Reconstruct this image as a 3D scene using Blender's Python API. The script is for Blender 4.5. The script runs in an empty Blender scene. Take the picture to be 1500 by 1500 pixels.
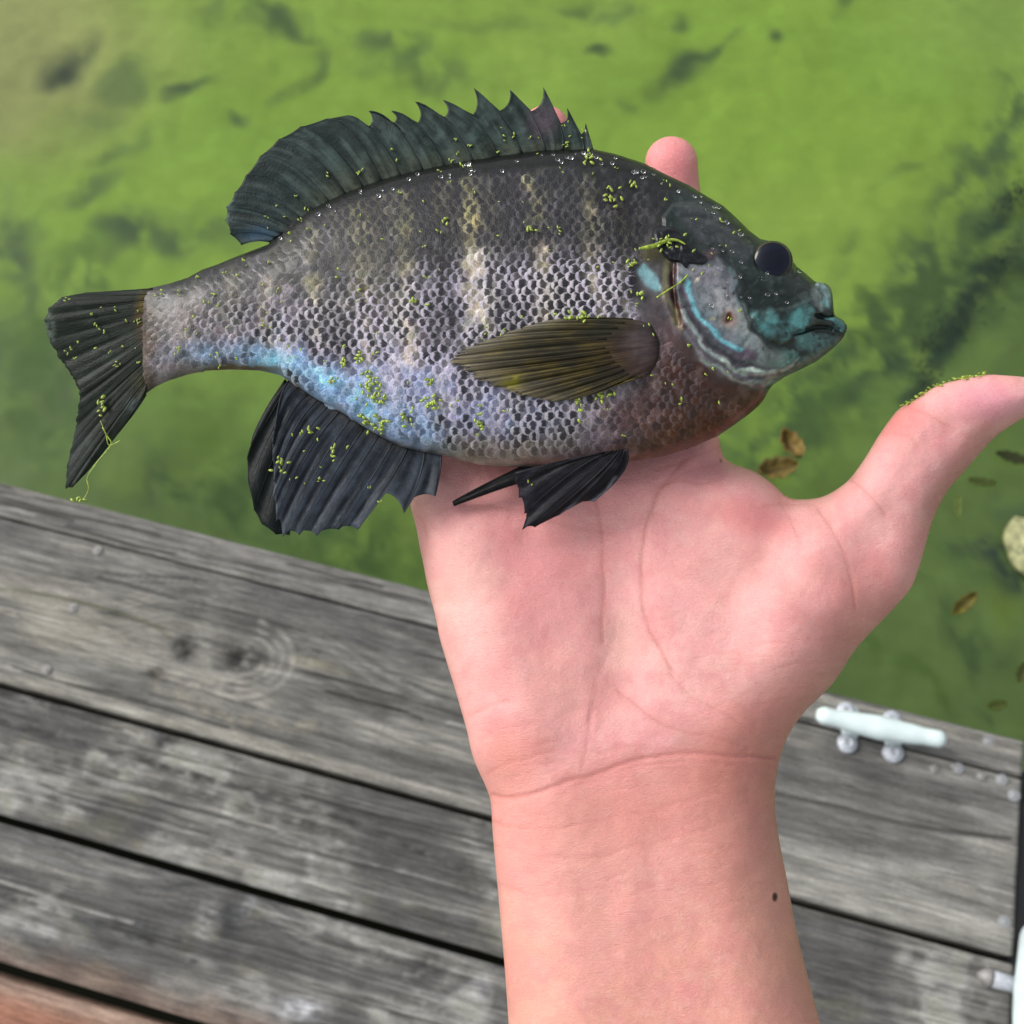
import bpy, math, random
import numpy as np
from mathutils import Vector, Matrix

# ---------------------------------------------------------------- camera, world, sun, exposure
SC = bpy.context.scene
CAM_H = 1.12                       # eye height above the dock boards
TILT = math.radians(22.7)          # the phone looks this far forward of straight down
FPX = 1608.0                       # focal length for a 1500 px wide frame
cd = bpy.data.cameras.new("camera")
cam = bpy.data.objects.new("camera", cd)
SC.collection.objects.link(cam)
cam.location = (0, 0, CAM_H)
cam.rotation_euler = (TILT, 0, 0)
cd.sensor_width = 36.0
cd.lens = 36.0 * FPX / 1500.0
cd.clip_start = 0.01
cd.clip_end = 400.0
cd.dof.use_dof = True
cd.dof.focus_distance = 0.288
cd.dof.aperture_fstop = 25.0
SC.camera = cam

SUN_EL, SUN_AZ = math.radians(44), math.radians(-70)   # azimuth from +Y towards +X
w = bpy.data.worlds.new("World"); SC.world = w; w.use_nodes = True
nt = w.node_tree; nt.nodes.clear()
sky = nt.nodes.new("ShaderNodeTexSky"); sky.sky_type = 'NISHITA'; sky.sun_disc = False
sky.sun_elevation = SUN_EL; sky.sun_rotation = SUN_AZ
sky.air_density = 1.0; sky.dust_density = 4.0; sky.ozone_density = 0.6
hsv = nt.nodes.new("ShaderNodeHueSaturation"); hsv.inputs['Saturation'].default_value = 0.22   # overcast: grey sky
bg = nt.nodes.new("ShaderNodeBackground"); bg.inputs['Strength'].default_value = 0.142
wo = nt.nodes.new("ShaderNodeOutputWorld")
nt.links.new(sky.outputs[0], hsv.inputs['Color']); nt.links.new(hsv.outputs[0], bg.inputs[0]); nt.links.new(bg.outputs[0], wo.inputs[0])
sd = bpy.data.lights.new("sun", 'SUN'); sun = bpy.data.objects.new("sun", sd); SC.collection.objects.link(sun)
sd.energy = 1.3; sd.angle = math.radians(26); sd.color = (1.0, 0.97, 0.93)
sdir = Vector((math.sin(SUN_AZ)*math.cos(SUN_EL), math.cos(SUN_AZ)*math.cos(SUN_EL), math.sin(SUN_EL)))
sun.rotation_euler = sdir.to_track_quat('Z', 'Y').to_euler()
sun.location = sdir * 5
SC.view_settings.view_transform = 'Standard'; SC.view_settings.look = 'None'
SC.view_settings.exposure = 0.38; SC.view_settings.gamma = 1.0
SC.view_settings.use_curve_mapping = False
SC.cycles.use_denoising = True
SC.cycles.max_bounces = 8
SC.cycles.transparent_max_bounces = 12
LIT = 1.17        # display brightness of a white surface facing up, used to turn photo colours into base colours

# ---------------------------------------------------------------- geometry helpers
ct, st = math.cos(TILT), math.sin(TILT)
def cam2world(x, y, z):
    x = np.asarray(x, float); y = np.asarray(y, float); z = np.asarray(z, float)
    return np.stack([x + 0*y, y*ct - z*st, CAM_H + y*st + z*ct], -1)
DF = 0.30                      # distance of the fish from the lens
S = DF / FPX                   # metres per unit of the hand/fish frame
def P(u, v, z=0.0):
    """hand/fish frame (u right, v down, z towards the eye, in units of S) -> world metres"""
    u = np.asarray(u, float); v = np.asarray(v, float); z = np.asarray(z, float)
    d = DF - z*S
    return cam2world((u-750)/FPX*d, -(v-750)/FPX*d, -d)
def G(u, v, h=0.0):
    """where the line of sight u,v meets the level plane at height h"""
    u = np.asarray(u, float); v = np.asarray(v, float)
    x = (u-750)/FPX; y = -(v-750)/FPX
    dx, dy, dz = x, y*ct + st, y*st - ct
    t = (h - CAM_H)/dz
    return np.stack([dx*t, dy*t, CAM_H + dz*t], -1)
def pix(W):
    x = W[..., 0]; yy = W[..., 1]; zz = W[..., 2] - CAM_H
    yc = yy*ct + zz*st; zc = -yy*st + zz*ct
    zc = np.minimum(zc, -1e-3)
    return 750 + FPX*x/(-zc), 750 - FPX*yc/(-zc)

def hash3(i, j, k, seed):
    n = (i*374761393 + j*668265263 + k*2147483647 + seed*144665) & 0xffffffff
    n = ((n ^ (n >> 13)) * 1274126177) & 0xffffffff
    n = ((n ^ (n >> 16)) * 2246822519) & 0xffffffff
    return ((n ^ (n >> 15)) & 0xffff) / 65535.0
def vnoise(x, y, seed=0):
    x = np.asarray(x, float); y = np.asarray(y, float)
    xi = np.floor(x).astype(np.int64); yi = np.floor(y).astype(np.int64)
    fx = x-xi; fy = y-yi; fx = fx*fx*fx*(fx*(fx*6-15)+10); fy = fy*fy*fy*(fy*(fy*6-15)+10)
    h = lambda a, b: hash3(xi+a, yi+b, 0*xi, seed)
    return (h(0, 0)*(1-fx)+h(1, 0)*fx)*(1-fy) + (h(0, 1)*(1-fx)+h(1, 1)*fx)*fy
def fbm(x, y, seed=0, octv=4, gain=0.5):
    s = 0; a = 1; t = 0
    for o in range(octv):
        s = s + a*vnoise(x*2**o + 17.3*o, y*2**o - 9.1*o, seed+o); t += a; a *= gain
    return s/t
def sstep(a, b, x):
    t = np.clip((x-a)/(b-a+1e-12), 0, 1); return t*t*(3-2*t)
def catmull(pts, n=8, closed=False):
    p = np.asarray(pts, float); m = len(p); out = []
    rngi = range(m if closed else m-1)
    for i in rngi:
        g = lambda k: p[k % m] if closed else p[min(max(k, 0), m-1)]
        a, b, c, d = g(i-1), g(i), g(i+1), g(i+2)
        for t in np.arange(n)/n:
            out.append(0.5*((2*b)+(c-a)*t+(2*a-5*b+4*c-d)*t*t+(3*b-a-3*c+d)*t**3))
    if not closed: out.append(p[-1])
    return np.array(out)
def dpoly(U, V, pts, closed=False):
    p = np.asarray(pts, float); best = np.full(np.shape(U), 1e12)
    q = np.vstack([p, p[:1]]) if closed else p
    for a, b in zip(q[:-1], q[1:]):
        d = b-a; L = d @ d + 1e-12
        t = np.clip(((U-a[0])*d[0]+(V-a[1])*d[1])/L, 0, 1)
        best = np.minimum(best, (U-a[0]-t*d[0])**2 + (V-a[1]-t*d[1])**2)
    return np.sqrt(best)
def inpoly(U, V, pts):
    p = np.asarray(pts, float); r = np.zeros(np.shape(U), bool)
    q = np.vstack([p, p[:1]])
    for a, b in zip(q[:-1], q[1:]):
        c = ((a[1] > V) != (b[1] > V))
        xx = (b[0]-a[0])*(V-a[1])/(b[1]-a[1]+1e-12)+a[0]
        r ^= c & (U < xx)
    return r
def sdpoly(U, V, pts):
    d = dpoly(U, V, pts, True); return np.where(inpoly(U, V, pts), -d, d)

class Paint:
    """surface colour (sRGB 0-255) and relief laid down in the coordinates of the surface"""
    def __init__(s, U, V, base, warp=0.0, wscale=30.0):
        s.U0 = U; s.V0 = V
        s.U = U + warp*(fbm(U/wscale, V/wscale, 91, 3)-.5)*2 if warp else U
        s.V = V + warp*(fbm(U/wscale+50, V/wscale, 92, 3)-.5)*2 if warp else V
        s.C = np.zeros(U.shape+(3,)) + np.array(base, float); s.H = np.zeros(U.shape)
    def _box(s, pts, r):
        p = np.asarray(pts, float)
        return (s.U > p[:, 0].min()-r) & (s.U < p[:, 0].max()+r) & (s.V > p[:, 1].min()-r) & (s.V < p[:, 1].max()+r)
    def line(s, pts, w, rgb=None, a=1.0, soft=None, h=0.0, smooth=True, mod=0):
        soft = w*0.8 if soft is None else soft
        pts = catmull(pts, 5) if smooth and len(pts) > 2 else pts
        b = s._box(pts, w+soft+1)
        if not b.any(): return
        d = dpoly(s.U[b], s.V[b], pts)
        m = a*(1-sstep(max(w-soft, 0), w+soft, d))
        if mod: m = m*np.clip((fbm(s.U[b]/mod, s.V[b]/mod, 5)-.3)*2.6, 0, 1)
        if rgb is not None: s.C[b] = s.C[b]*(1-m[:, None]) + np.array(rgb, float)*m[:, None]
        if h: s.H[b] += h*np.exp(-(d/w)**2)
    def blob(s, c, r, rgb=None, a=1.0, ang=0, h=0.0, mod=0, hard=0.18):
        rr = max(r)*1.6
        b = (abs(s.U-c[0]) < rr) & (abs(s.V-c[1]) < rr)
        if not b.any(): return
        x = s.U[b]-c[0]; y = s.V[b]-c[1]; k = math.radians(ang)
        X = x*math.cos(k)+y*math.sin(k); Y = -x*math.sin(k)+y*math.cos(k)
        q = np.sqrt((X/r[0])**2+(Y/r[1])**2)
        m = a*(1-sstep(hard, 1.25, q))
        if mod: m = m*np.clip((fbm(s.U[b]/mod, s.V[b]/mod, 6)-.3)*2.4+.25, 0, 1)
        if rgb is not None: s.C[b] = s.C[b]*(1-m[:, None]) + np.array(rgb, float)*m[:, None]
        if h: s.H[b] += h*(1-sstep(hard, 1.25, q))
    def poly(s, pts, rgb=None, a=1.0, soft=4, h=0.0, mod=0, smooth=True):
        pts = catmull(pts, 5, True) if smooth else pts
        b = s._box(pts, soft+1)
        if not b.any(): return
        d = sdpoly(s.U[b], s.V[b], pts); m0 = 1-sstep(-soft, soft, d); m = a*m0
        if mod: m = m*np.clip((fbm(s.U[b]/mod, s.V[b]/mod, 7)-.3)*2.6, 0, 1)
        if rgb is not None: s.C[b] = s.C[b]*(1-m[:, None]) + np.array(rgb, float)*m[:, None]
        if h: s.H[b] += h*m0
    def mix(s, m, rgb):
        s.C = s.C*(1-m[..., None]) + np.array(rgb, float)*m[..., None]
    def mul(s, m): s.C = s.C*m[..., None]
def lin(C):
    c = np.clip(np.asarray(C, float)/255.0, 0, 1)
    l = np.where(c < 0.04045, c/12.92, ((c+0.055)/1.055)**2.4)
    return np.clip(l/LIT, 0.0015, 0.86)

# ---------------------------------------------------------------- mesh helpers
def link(name, me, mat=None, parent=None, smooth=True):
    o = bpy.data.objects.new(name, me); SC.collection.objects.link(o)
    if mat is not None and not me.materials: me.materials.append(mat)
    if smooth and len(me.polygons): me.polygons.foreach_set('use_smooth', np.ones(len(me.polygons), bool))
    if parent is not None:
        o.parent = parent
        o.matrix_parent_inverse = parent.matrix_world.inverted() if False else Matrix.Translation(-Vector(parent.location))
    return o
def mesh(name, V, F, mat=None, parent=None, col=None, uv=None, smooth=True, extra=None):
    me = bpy.data.meshes.new(name)
    V = np.asarray(V, float).reshape(-1, 3); 
    if isinstance(F, np.ndarray):
        n = F.shape[1]
        me.vertices.add(len(V)); me.vertices.foreach_set('co', V.ravel())
        me.loops.add(F.size); me.loops.foreach_set('vertex_index', F.ravel().astype(np.int32))
        me.polygons.add(len(F)); me.polygons.foreach_set('loop_start', (np.arange(len(F))*n).astype(np.int32))
        me.polygons.foreach_set('loop_total', np.full(len(F), n, np.int32))
        me.update(calc_edges=True)
    else:
        me.from_pydata([tuple(p) for p in V], [], F); me.update()
    if col is not None:
        a = me.color_attributes.new("Col", 'FLOAT_COLOR', 'POINT')
        c = np.ones((len(V), 4)); c[:, :3] = lin(np.asarray(col).reshape(-1, 3)); a.data.foreach_set('color', c.ravel())
    if uv is not None:      # the surface's own coordinates, for fine grain in the shader
        a = me.attributes.new("rest", 'FLOAT_VECTOR', 'POINT')
        r = np.zeros((len(V), 3)); u_ = np.asarray(uv).reshape(len(V), -1); r[:, :u_.shape[1]] = u_; a.data.foreach_set('vector', r.ravel())
    return link(name, me, mat, parent, smooth)
def gridF(n, m, closed_m=False, off=0):
    i = np.arange(n-1)[:, None]; j = np.arange(m if closed_m else m-1)[None, :]; j2 = (j+1) % m
    return np.stack([i*m+j, (i+1)*m+j, (i+1)*m+j2, i*m+j2], -1).reshape(-1, 4) + off
def empty(name, loc, label, cat, group=None):
    o = bpy.data.objects.new(name, None); SC.collection.objects.link(o); o.location = Vector(loc)
    o.empty_display_size = 0.02; tag(o, label, cat, group); return o
def tag(o, label=None, cat=None, group=None, kind=None):
    if label: o['label'] = label
    if cat: o['category'] = cat
    if group: o['group'] = group
    if kind: o['kind'] = kind
    return o
def tube(path, rad, n=8, cap=True):
    p = np.asarray(path, float); m = len(p); r = np.broadcast_to(rad, (m,))
    t = np.gradient(p, axis=0); t /= np.linalg.norm(t, axis=1, keepdims=True)+1e-12
    up = np.array([0.13, 0.2, 0.97]); V = []
    for i in range(m):
        a = np.cross(t[i], up); a /= np.linalg.norm(a)+1e-12; b = np.cross(a, t[i])
        for k in range(n):
            q = 2*math.pi*k/n; V.append(p[i] + r[i]*(math.cos(q)*a + math.sin(q)*b))
    F = [list(f) for f in gridF(m, n, True)]
    if cap:
        V += [p[0], p[-1]]
        for k in range(n): F.append([m*n, k, (k+1) % n]); F.append([m*n+1, (m-1)*n+(k+1) % n, (m-1)*n+k])
    return np.array(V), F
def join(parts):
    V = []; F = []; o = 0
    for v, f in parts:
        V.append(np.asarray(v)); F += [[int(i)+o for i in q] for q in f]; o += len(v)
    return np.vstack(V), F
def ball(c, r, n=10, m=6, ax=None):
    """ellipsoid at world point c; r = 3 radii along the columns of ax"""
    ax = np.eye(3) if ax is None else ax; r = np.broadcast_to(r, (3,)); V = []
    for i in range(m+1):
        th = math.pi*i/m
        for k in range(n):
            ph = 2*math.pi*k/n
            V.append(c + ax @ (r*np.array([math.sin(th)*math.cos(ph), math.sin(th)*math.sin(ph), math.cos(th)])))
    return np.array(V), [list(f) for f in gridF(m+1, n, True)]
CAX = np.array([[1, 0, 0], [0, ct, -st], [0, st, ct]]).astype(float)   # columns: right, up, towards the eye

# ---------------------------------------------------------------- materials
def material(name, rough=0.5, spec=0.5, coat=0.0, coat_rough=0.08, base=None, attr=True, bumps=(), sss=0.0, sss_scale=0.003,
             speck=None, metal=0.0, alpha=1.0, sheenvar=0.0, trans=0.0, translucent=0.0):
    m = bpy.data.materials.new(name); m.use_nodes = True; t = m.node_tree; N = t.nodes; L = t.links
    b = N['Principled BSDF']
    b.inputs['Roughness'].default_value = rough; b.inputs['Specular IOR Level'].default_value = spec
    b.inputs['Coat Weight'].default_value = coat; b.inputs['Coat Roughness'].default_value = coat_rough
    b.inputs['Metallic'].default_value = metal; b.inputs['Transmission Weight'].default_value = trans
    if sss:
        b.inputs['Subsurface Weight'].default_value = sss; b.inputs['Subsurface Scale'].default_value = sss_scale
        b.inputs['Subsurface Radius'].default_value = (1.0, 0.36, 0.22)
    vec = N.new('ShaderNodeAttribute'); vec.attribute_name = 'rest'
    vout = vec.outputs['Vector']
    if not attr:
        tc = N.new('ShaderNodeTexCoord'); vout = tc.outputs['Object']
    if attr:
        c = N.new('ShaderNodeAttribute'); c.attribute_name = 'Col'; col = c.outputs['Color']
    else:
        c = N.new('ShaderNodeRGB'); c.outputs[0].default_value = (*base, 1); col = c.outputs[0]
    def noise(scale, detail, stretch):
        mp = N.new('ShaderNodeMapping'); mp.inputs['Scale'].default_value = stretch; L.new(vout, mp.inputs[0])
        n = N.new('ShaderNodeTexNoise'); n.inputs['Scale'].default_value = scale; n.inputs['Detail'].default_value = detail
        L.new(mp.outputs[0], n.inputs['Vector']); return n.outputs['Fac']
    if speck:       # (scale, detail, stretch, lo, hi) multiplies the colour
        for (sc_, de, stx, lo, hi) in speck:
            f = noise(sc_, de, stx); mr = N.new('ShaderNodeMapRange'); L.new(f, mr.inputs[0])
            mr.inputs[1].default_value = 0.3; mr.inputs[2].default_value = 0.7; mr.inputs[3].default_value = lo; mr.inputs[4].default_value = hi
            mx = N.new('ShaderNodeMix'); mx.data_type = 'RGBA'; mx.blend_type = 'MULTIPLY'; mx.inputs['Factor'].default_value = 1
            L.new(col, mx.inputs['A']); L.new(mr.outputs[0], mx.inputs['B']); col = mx.outputs['Result']
    L.new(col, b.inputs['Base Color'])
    prev = None
    for (sc_, de, stx, strength, dist) in bumps:
        f = noise(sc_, de, stx); bp = N.new('ShaderNodeBump'); bp.inputs['Strength'].default_value = strength; bp.inputs['Distance'].default_value = dist
        L.new(f, bp.inputs['Height'])
        if prev is not None: L.new(prev, bp.inputs['Normal'])
        prev = bp.outputs['Normal']
    if prev is not None: L.new(prev, b.inputs['Normal']); 
    if sheenvar:
        f = noise(40, 3, (1, 1, 1)); mr = N.new('ShaderNodeMapRange'); L.new(f, mr.inputs[0])
        mr.inputs[1].default_value = .3; mr.inputs[2].default_value = .7; mr.inputs[3].default_value = max(rough-sheenvar, .03); mr.inputs[4].default_value = rough+sheenvar
        L.new(mr.outputs[0], b.inputs['Roughness'])
    if translucent:
        tr = N.new('ShaderNodeBsdfTranslucent'); L.new(col, tr.inputs[0]); ms = N.new('ShaderNodeMixShader'); ms.inputs[0].default_value = translucent
        L.new(b.outputs[0], ms.inputs[1]); L.new(tr.outputs[0], ms.inputs[2]); L.new(ms.outputs[0], N['Material Output'].inputs[0])
    return m
# 'rest' coordinates are stored in hundreds of frame units (0..15) for hand and fish, metres for the dock
M = {}
M['skin'] = material('skin', rough=0.42, spec=0.42, sss=0.16, sss_scale=0.004,
                     bumps=((9, 6, (1, 2.6, 1), 0.25, 0.0005), (26, 6, (1, 3.0, 1), 0.55, 0.00045), (95, 4, (1, 1.6, 1), 0.5, 0.00022)),
                     speck=((1.6, 4, (1, 1, 1), 0.94, 1.05), (24, 4, (1, 1.8, 1), 0.94, 1.05), (90, 3, (1, 1, 1), .96, 1.04)))
M['fish_skin'] = material('fish_skin', rough=0.3, spec=0.22, coat=0.28, coat_rough=0.06, bumps=((26, 4, (1, 1, 1), 0.25, 0.0005), (110, 3, (1, 1, 1), 0.2, 0.0002)),
                          speck=((9, 4, (1, 1, 1), 0.8, 1.18), (70, 3, (1, 1, 1), 0.82, 1.15)))
M['scale'] = material('fish_scale', rough=0.36, spec=0.2, coat=0.2, coat_rough=0.06, bumps=((60, 4, (1, .5, 1), 0.55, 0.0004), (11, 3, (1, 1, 1), .3, .001)),
                      speck=((14, 4, (1, 1, 1), 0.85, 1.25), (70, 4, (1, .45, 1), 0.68, 1.42)))
M['fin'] = material('fin_membrane', rough=0.36, spec=0.12, coat=0.0, coat_rough=0.2, bumps=((40, 4, (1, 1, 1), 0.3, 0.0004),),
                    speck=((8, 4, (1, 1, 1), 0.72, 1.25), (60, 3, (1, 1, 1), 0.85, 1.12)))
M['wood'] = material('weathered_wood', rough=0.85, spec=0.2, bumps=((14, 6, (1, 12, 1), 0.8, 0.005), (90, 4, (1, 7, 1), 0.8, 0.002)),
                     speck=((7, 6, (1, 16, 1), 0.66, 1.26), (40, 6, (1, 11, 1), 0.68, 1.28), (30, 5, (1, 1, 1), .84, 1.14), (220, 4, (1, 4, 1), .8, 1.2)))
M['eye'] = material('eye_cornea', rough=0.05, spec=0.3, coat=0.1, coat_rough=0.03)
M['algae'] = material('duckweed', rough=0.35, spec=0.5, coat=0.4, attr=False, base=(0.27, 0.36, 0.035), speck=((900, 2, (1, 1, 1), .45, 1.5),))
M['bed'] = material('pond_algae_bed', rough=0.9, spec=0.05, speck=((3, 5, (1, 1, 1), 1.02, 1.22), (9, 5, (1, 1.8, 1), .94, 1.08), (40, 4, (1, 1, 1), .95, 1.05)))

def scale_pattern(m):
    """each scale: a dark pocket in the middle, a pale thin margin; strengths come from the scale's own attributes"""
    t = m.node_tree; N = t.nodes; L = t.links; b = N['Principled BSDF']; src = b.inputs['Base Color'].links[0].from_socket
    a = N.new('ShaderNodeAttribute'); a.attribute_name = 'ab'; sp = N.new('ShaderNodeSeparateXYZ')
    ad = N.new('ShaderNodeVectorMath'); ad.operation = 'ADD'; rs_ = N.new('ShaderNodeAttribute'); rs_.attribute_name = 'rest'
    no = N.new('ShaderNodeTexNoise'); no.inputs['Scale'].default_value = 26; no.inputs['Detail'].default_value = 3; L.new(rs_.outputs['Vector'], no.inputs['Vector'])
    su = N.new('ShaderNodeVectorMath'); su.operation = 'SUBTRACT'; su.inputs[1].default_value = (.5, .5, .5); L.new(no.outputs['Color'], su.inputs[0])
    ml = N.new('ShaderNodeVectorMath'); ml.operation = 'MULTIPLY'; ml.inputs[1].default_value = (.35, .6, 0); L.new(su.outputs[0], ml.inputs[0])
    L.new(a.outputs['Vector'], ad.inputs[0]); L.new(ml.outputs[0], ad.inputs[1]); L.new(ad.outputs[0], sp.inputs[0])
    ab_ = N.new('ShaderNodeMath'); ab_.operation = 'ABSOLUTE'; L.new(sp.outputs['Y'], ab_.inputs[0])
    def ss(x, lo, hi):
        r = N.new('ShaderNodeMapRange'); r.interpolation_type = 'SMOOTHSTEP'; L.new(x, r.inputs[0])
        if lo < hi: r.inputs[1].default_value = lo; r.inputs[2].default_value = hi; r.inputs[3].default_value = 0; r.inputs[4].default_value = 1
        else: r.inputs[1].default_value = hi; r.inputs[2].default_value = lo; r.inputs[3].default_value = 1; r.inputs[4].default_value = 0
        return r.outputs[0]
    def mt(op, x, y):
        r = N.new('ShaderNodeMath'); r.operation = op
        for k, q in enumerate((x, y)):
            if isinstance(q, (int, float)): r.inputs[k].default_value = q
            else: L.new(q, r.inputs[k])
        return r.outputs[0]
    A = sp.outputs['X']; B = ab_.outputs[0]
    pocket = mt('MULTIPLY', mt('MULTIPLY', ss(A, .86, .72), ss(B, .84, .38)), ss(A, .28, .46))
    rim = mt('MULTIPLY', mt('MAXIMUM', ss(A, .70, .88), ss(B, .42, .82)), ss(A, .2, .36))
    ti = N.new('ShaderNodeAttribute'); ti.attribute_name = 'Tint'
    m1 = N.new('ShaderNodeMix'); m1.data_type = 'RGBA'; L.new(mt('MULTIPLY', pocket, sp.outputs['Z']), m1.inputs['Factor']); L.new(src, m1.inputs['A']); m1.inputs['B'].default_value = (.013, .013, .018, 1)
    m2 = N.new('ShaderNodeMix'); m2.data_type = 'RGBA'; L.new(mt('MULTIPLY', rim, ti.outputs['Alpha']), m2.inputs['Factor']); L.new(m1.outputs['Result'], m2.inputs['A']); L.new(ti.outputs['Color'], m2.inputs['B'])
    L.new(m2.outputs['Result'], b.inputs['Base Color'])
scale_pattern(M['scale'])

# ================================================================ THE POND
WZ, BZ = -0.36, -0.50              # water surface and algae covered bed
def axis(lo, hi, n, far):
    core = np.linspace(lo, hi, n); step = core[1]-core[0]
    ext = step*np.cumsum(1.28**np.arange(1, 40)); ext = ext[ext < far]
    return np.concatenate([(lo-ext)[::-1], core, hi+ext])
gx = axis(-1.35, 1.35, 300, 90); gy = axis(-0.55, 1.85, 270, 90)
X, Y = np.meshgrid(gx, gy, indexing='ij')
W = np.stack([X, Y, 0*X+BZ], -1); Uv, Vv = pix(W)
behind = Y < -1.2; Uv = np.where(behind, -9999, Uv); Vv = np.where(behind, -9999, Vv)
n1 = fbm(X*1.7+3, Y*1.7, 3, 4); n2 = fbm(X*5, Y*5+4, 8, 4); n3 = fbm(X*14, Y*14, 12, 3)
p = Paint(Uv.ravel(), Vv.ravel(), (150, 180, 80), warp=34, wscale=85)
f = lambda a: a.ravel()
p.mix(f(sstep(.45, .8, n1))*0.35, (162, 182, 98)); p.mix(f(sstep(.5, .8, n2))*0.25, (130, 166, 72))
# deeper green towards the dock and to the right
p.mix(f(sstep(400, 800, Vv + 0.10*(750-Uv)))*0.85, (98, 122, 68))
p.mix(f(sstep(.42, .62, n2)*sstep(560, 760, Vv))*0.6, (130, 154, 70))
p.mix(f(sstep(.5, .66, n3)*sstep(560, 800, Vv))*0.25, (76, 108, 54))
p.mix(f(sstep(1180, 1420, Uv+(Vv-500)*.35)*sstep(150, 420, Vv))*0.8, (104, 124, 76))
tan = (176, 176, 118); dk = (92, 110, 78); dk2 = (50, 66, 60); md = (116, 140, 74); br = (150, 172, 84)
p.blob((40, 40), (260, 190), tan, .75); p.blob((20, 120), (170, 170), (165, 162, 112), .6)
p.blob((1500, 10), (260, 200), (146, 172, 96), .6)
p.blob((97, 92), (68, 32), (72, 82, 64), 1, -32, mod=40); p.blob((90, 98), (40, 16), (58, 68, 56), .7, -32)
for c, r, a, al in [((385, 30), (75, 20), 8, .55), ((445, 42), (60, 14), 0, .35), ((270, 128), (32, 12), -14, .6), ((180, 125), (55, 22), -28, .35), ((345, 188), (28, 11), -8, .5),
                    ((570, 72), (60, 25), 12, .5), ((620, 112), (100, 22), 4, .35), ((460, 92), (22, 30), 20, .3), ((170, 215), (60, 13), -30, .32), ((130, 275), (75, 14), -32, .42),
                    ((175, 340), (55, 32), -12, .6), ((255, 345), (45, 16), 0, .55), ((330, 340), (120, 40), 0, .35), ((10, 350), (30, 50), 0, .6), ((20, 470), (32, 90), 10, .45),
                    ((80, 560), (40, 90), -30, .5), ((860, 15), (40, 14), -10, .35), ((905, 35), (34, 12), -10, .3), ((1122, 60), (19, 11), 0, .75), ((885, 93), (22, 10), -15, .6),
                    ((1000, 98), (24, 42), 40, .6), ((1035, 72), (44, 9), -28, .5), ((990, 22), (14, 12), 0, .4), ((1305, 255), (34, 10), -12, .35), ((1225, 375), (14, 40), 12, .3),
                    ((120, 190), (50, 20), -20, .25), ((700, 40), (90, 16), 5, .22), ((1240, 10), (16, 14), 0, .4), ((930, 150), (26, 9), 0, .2), ((440, 130), (50, 16), -45, .3)]:
    p.blob(c, (r[0]*1.25, r[1]*1.3), (82, 102, 72), min(1, al*1.55), a, mod=34)
for pts, w_, col, al in [([(1500, 170), (1420, 260), (1390, 330), (1330, 400)], 42, (92, 114, 76), 1), ([(1330, 520), (1420, 430), (1500, 330)], 50, (82, 104, 72), 1), ([(1500, 560), (1420, 640)], 40, (110, 134, 74), .7), ([(560, 830), (430, 740), (250, 700)], 44, (76, 102, 54), 1), ([(120, 420), (60, 520), (90, 640)], 50, (88, 116, 60), 1), ([(1460, 400), (1350, 440), (1270, 500), (1190, 590), (1110, 660)], 54, (82, 104, 66), 1),
                         ([(1210, 430), (1160, 540), (1120, 600)], 14, md, .3), ([(1500, 480), (1380, 560), (1330, 640)], 22, md, .4),
                         ([(1490, 290), (1462, 310)], 16, dk2, .9), ([(1468, 395), (1452, 410)], 17, dk2, .85), ([(1440, 420), (1400, 470), (1368, 500), (1345, 518)], 14, dk2, .95),
                         ([(1410, 460), (1390, 500), (1380, 520)], 13, (50, 68, 60), .8), ([(1310, 535), (1270, 565), (1250, 590)], 10, dk2, .55), ([(1345, 550), (1350, 580), (1335, 600)], 11, dk2, .8),
                         ([(1500, 330), (1480, 360)], 12, dk, .7), ([(1500, 470), (1470, 500), (1450, 560)], 12, dk, .35), ([(1160, 640), (1220, 600), (1290, 610)], 30, (84, 108, 64), .5),
                         ([(1340, 860), (1400, 920), (1440, 1000), (1450, 1060)], 12, (66, 88, 56), .55), ([(1385, 905), (1420, 950), (1460, 970)], 24, (74, 94, 62), .55),
                         ([(1260, 905), (1330, 980), (1380, 1040)], 9, (78, 104, 48), .5), ([(1425, 800), (1460, 822), (1490, 860)], 20, (52, 66, 62), 1), ([(1440, 790), (1462, 806)], 14, (58, 70, 72), 1), ([(1450, 730), (1500, 760)], 16, (74, 92, 74), .6),
                         ([(1370, 810), (1440, 850)], 22, (84, 110, 66), .5), ([(230, 575), (330, 620), (400, 700)], 30, (84, 112, 52), .4), ([(0, 600), (70, 660)], 40, (84, 112, 58), .5),
                         ([(420, 800), (520, 830), (600, 850)], 26, (80, 108, 48), .5)]:
    p.line(pts, w_, col, al, soft=w_*.9, mod=22)
p.blob((1420, 650), (80, 60), (120, 146, 76), .5, 0, mod=20); p.blob((1480, 900), (50, 40), (118, 136, 58), .5, mod=20); p.blob((480, 690), (90, 60), (114, 140, 58), .5, mod=20); p.blob((300, 640), (80, 40), (112, 140, 60), .5, mod=20)
hz = (n2-.5)*0.03 + (n3-.5)*0.012
W[..., 2] += np.clip(hz, -.02, .02)
bed = mesh('pond_bed', W, gridF(*X.shape)[:, ::-1].copy(), M['bed'], col=p.C, uv=np.stack([X, Y, 0*X], -1)); tag(bed, kind='structure')
wm = bpy.data.materials.new('pond_water'); wm.use_nodes = True; t = wm.node_tree; t.nodes.clear()
o_ = t.nodes.new('ShaderNodeOutputMaterial'); mx = t.nodes.new('ShaderNodeMixShader'); fr = t.nodes.new('ShaderNodeFresnel'); fr.inputs[0].default_value = 1.333
tr = t.nodes.new('ShaderNodeBsdfTransparent'); tr.inputs[0].default_value = (0.97, 0.995, 0.96, 1); gl = t.nodes.new('ShaderNodeBsdfGlossy'); gl.inputs['Roughness'].default_value = 0.06
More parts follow.
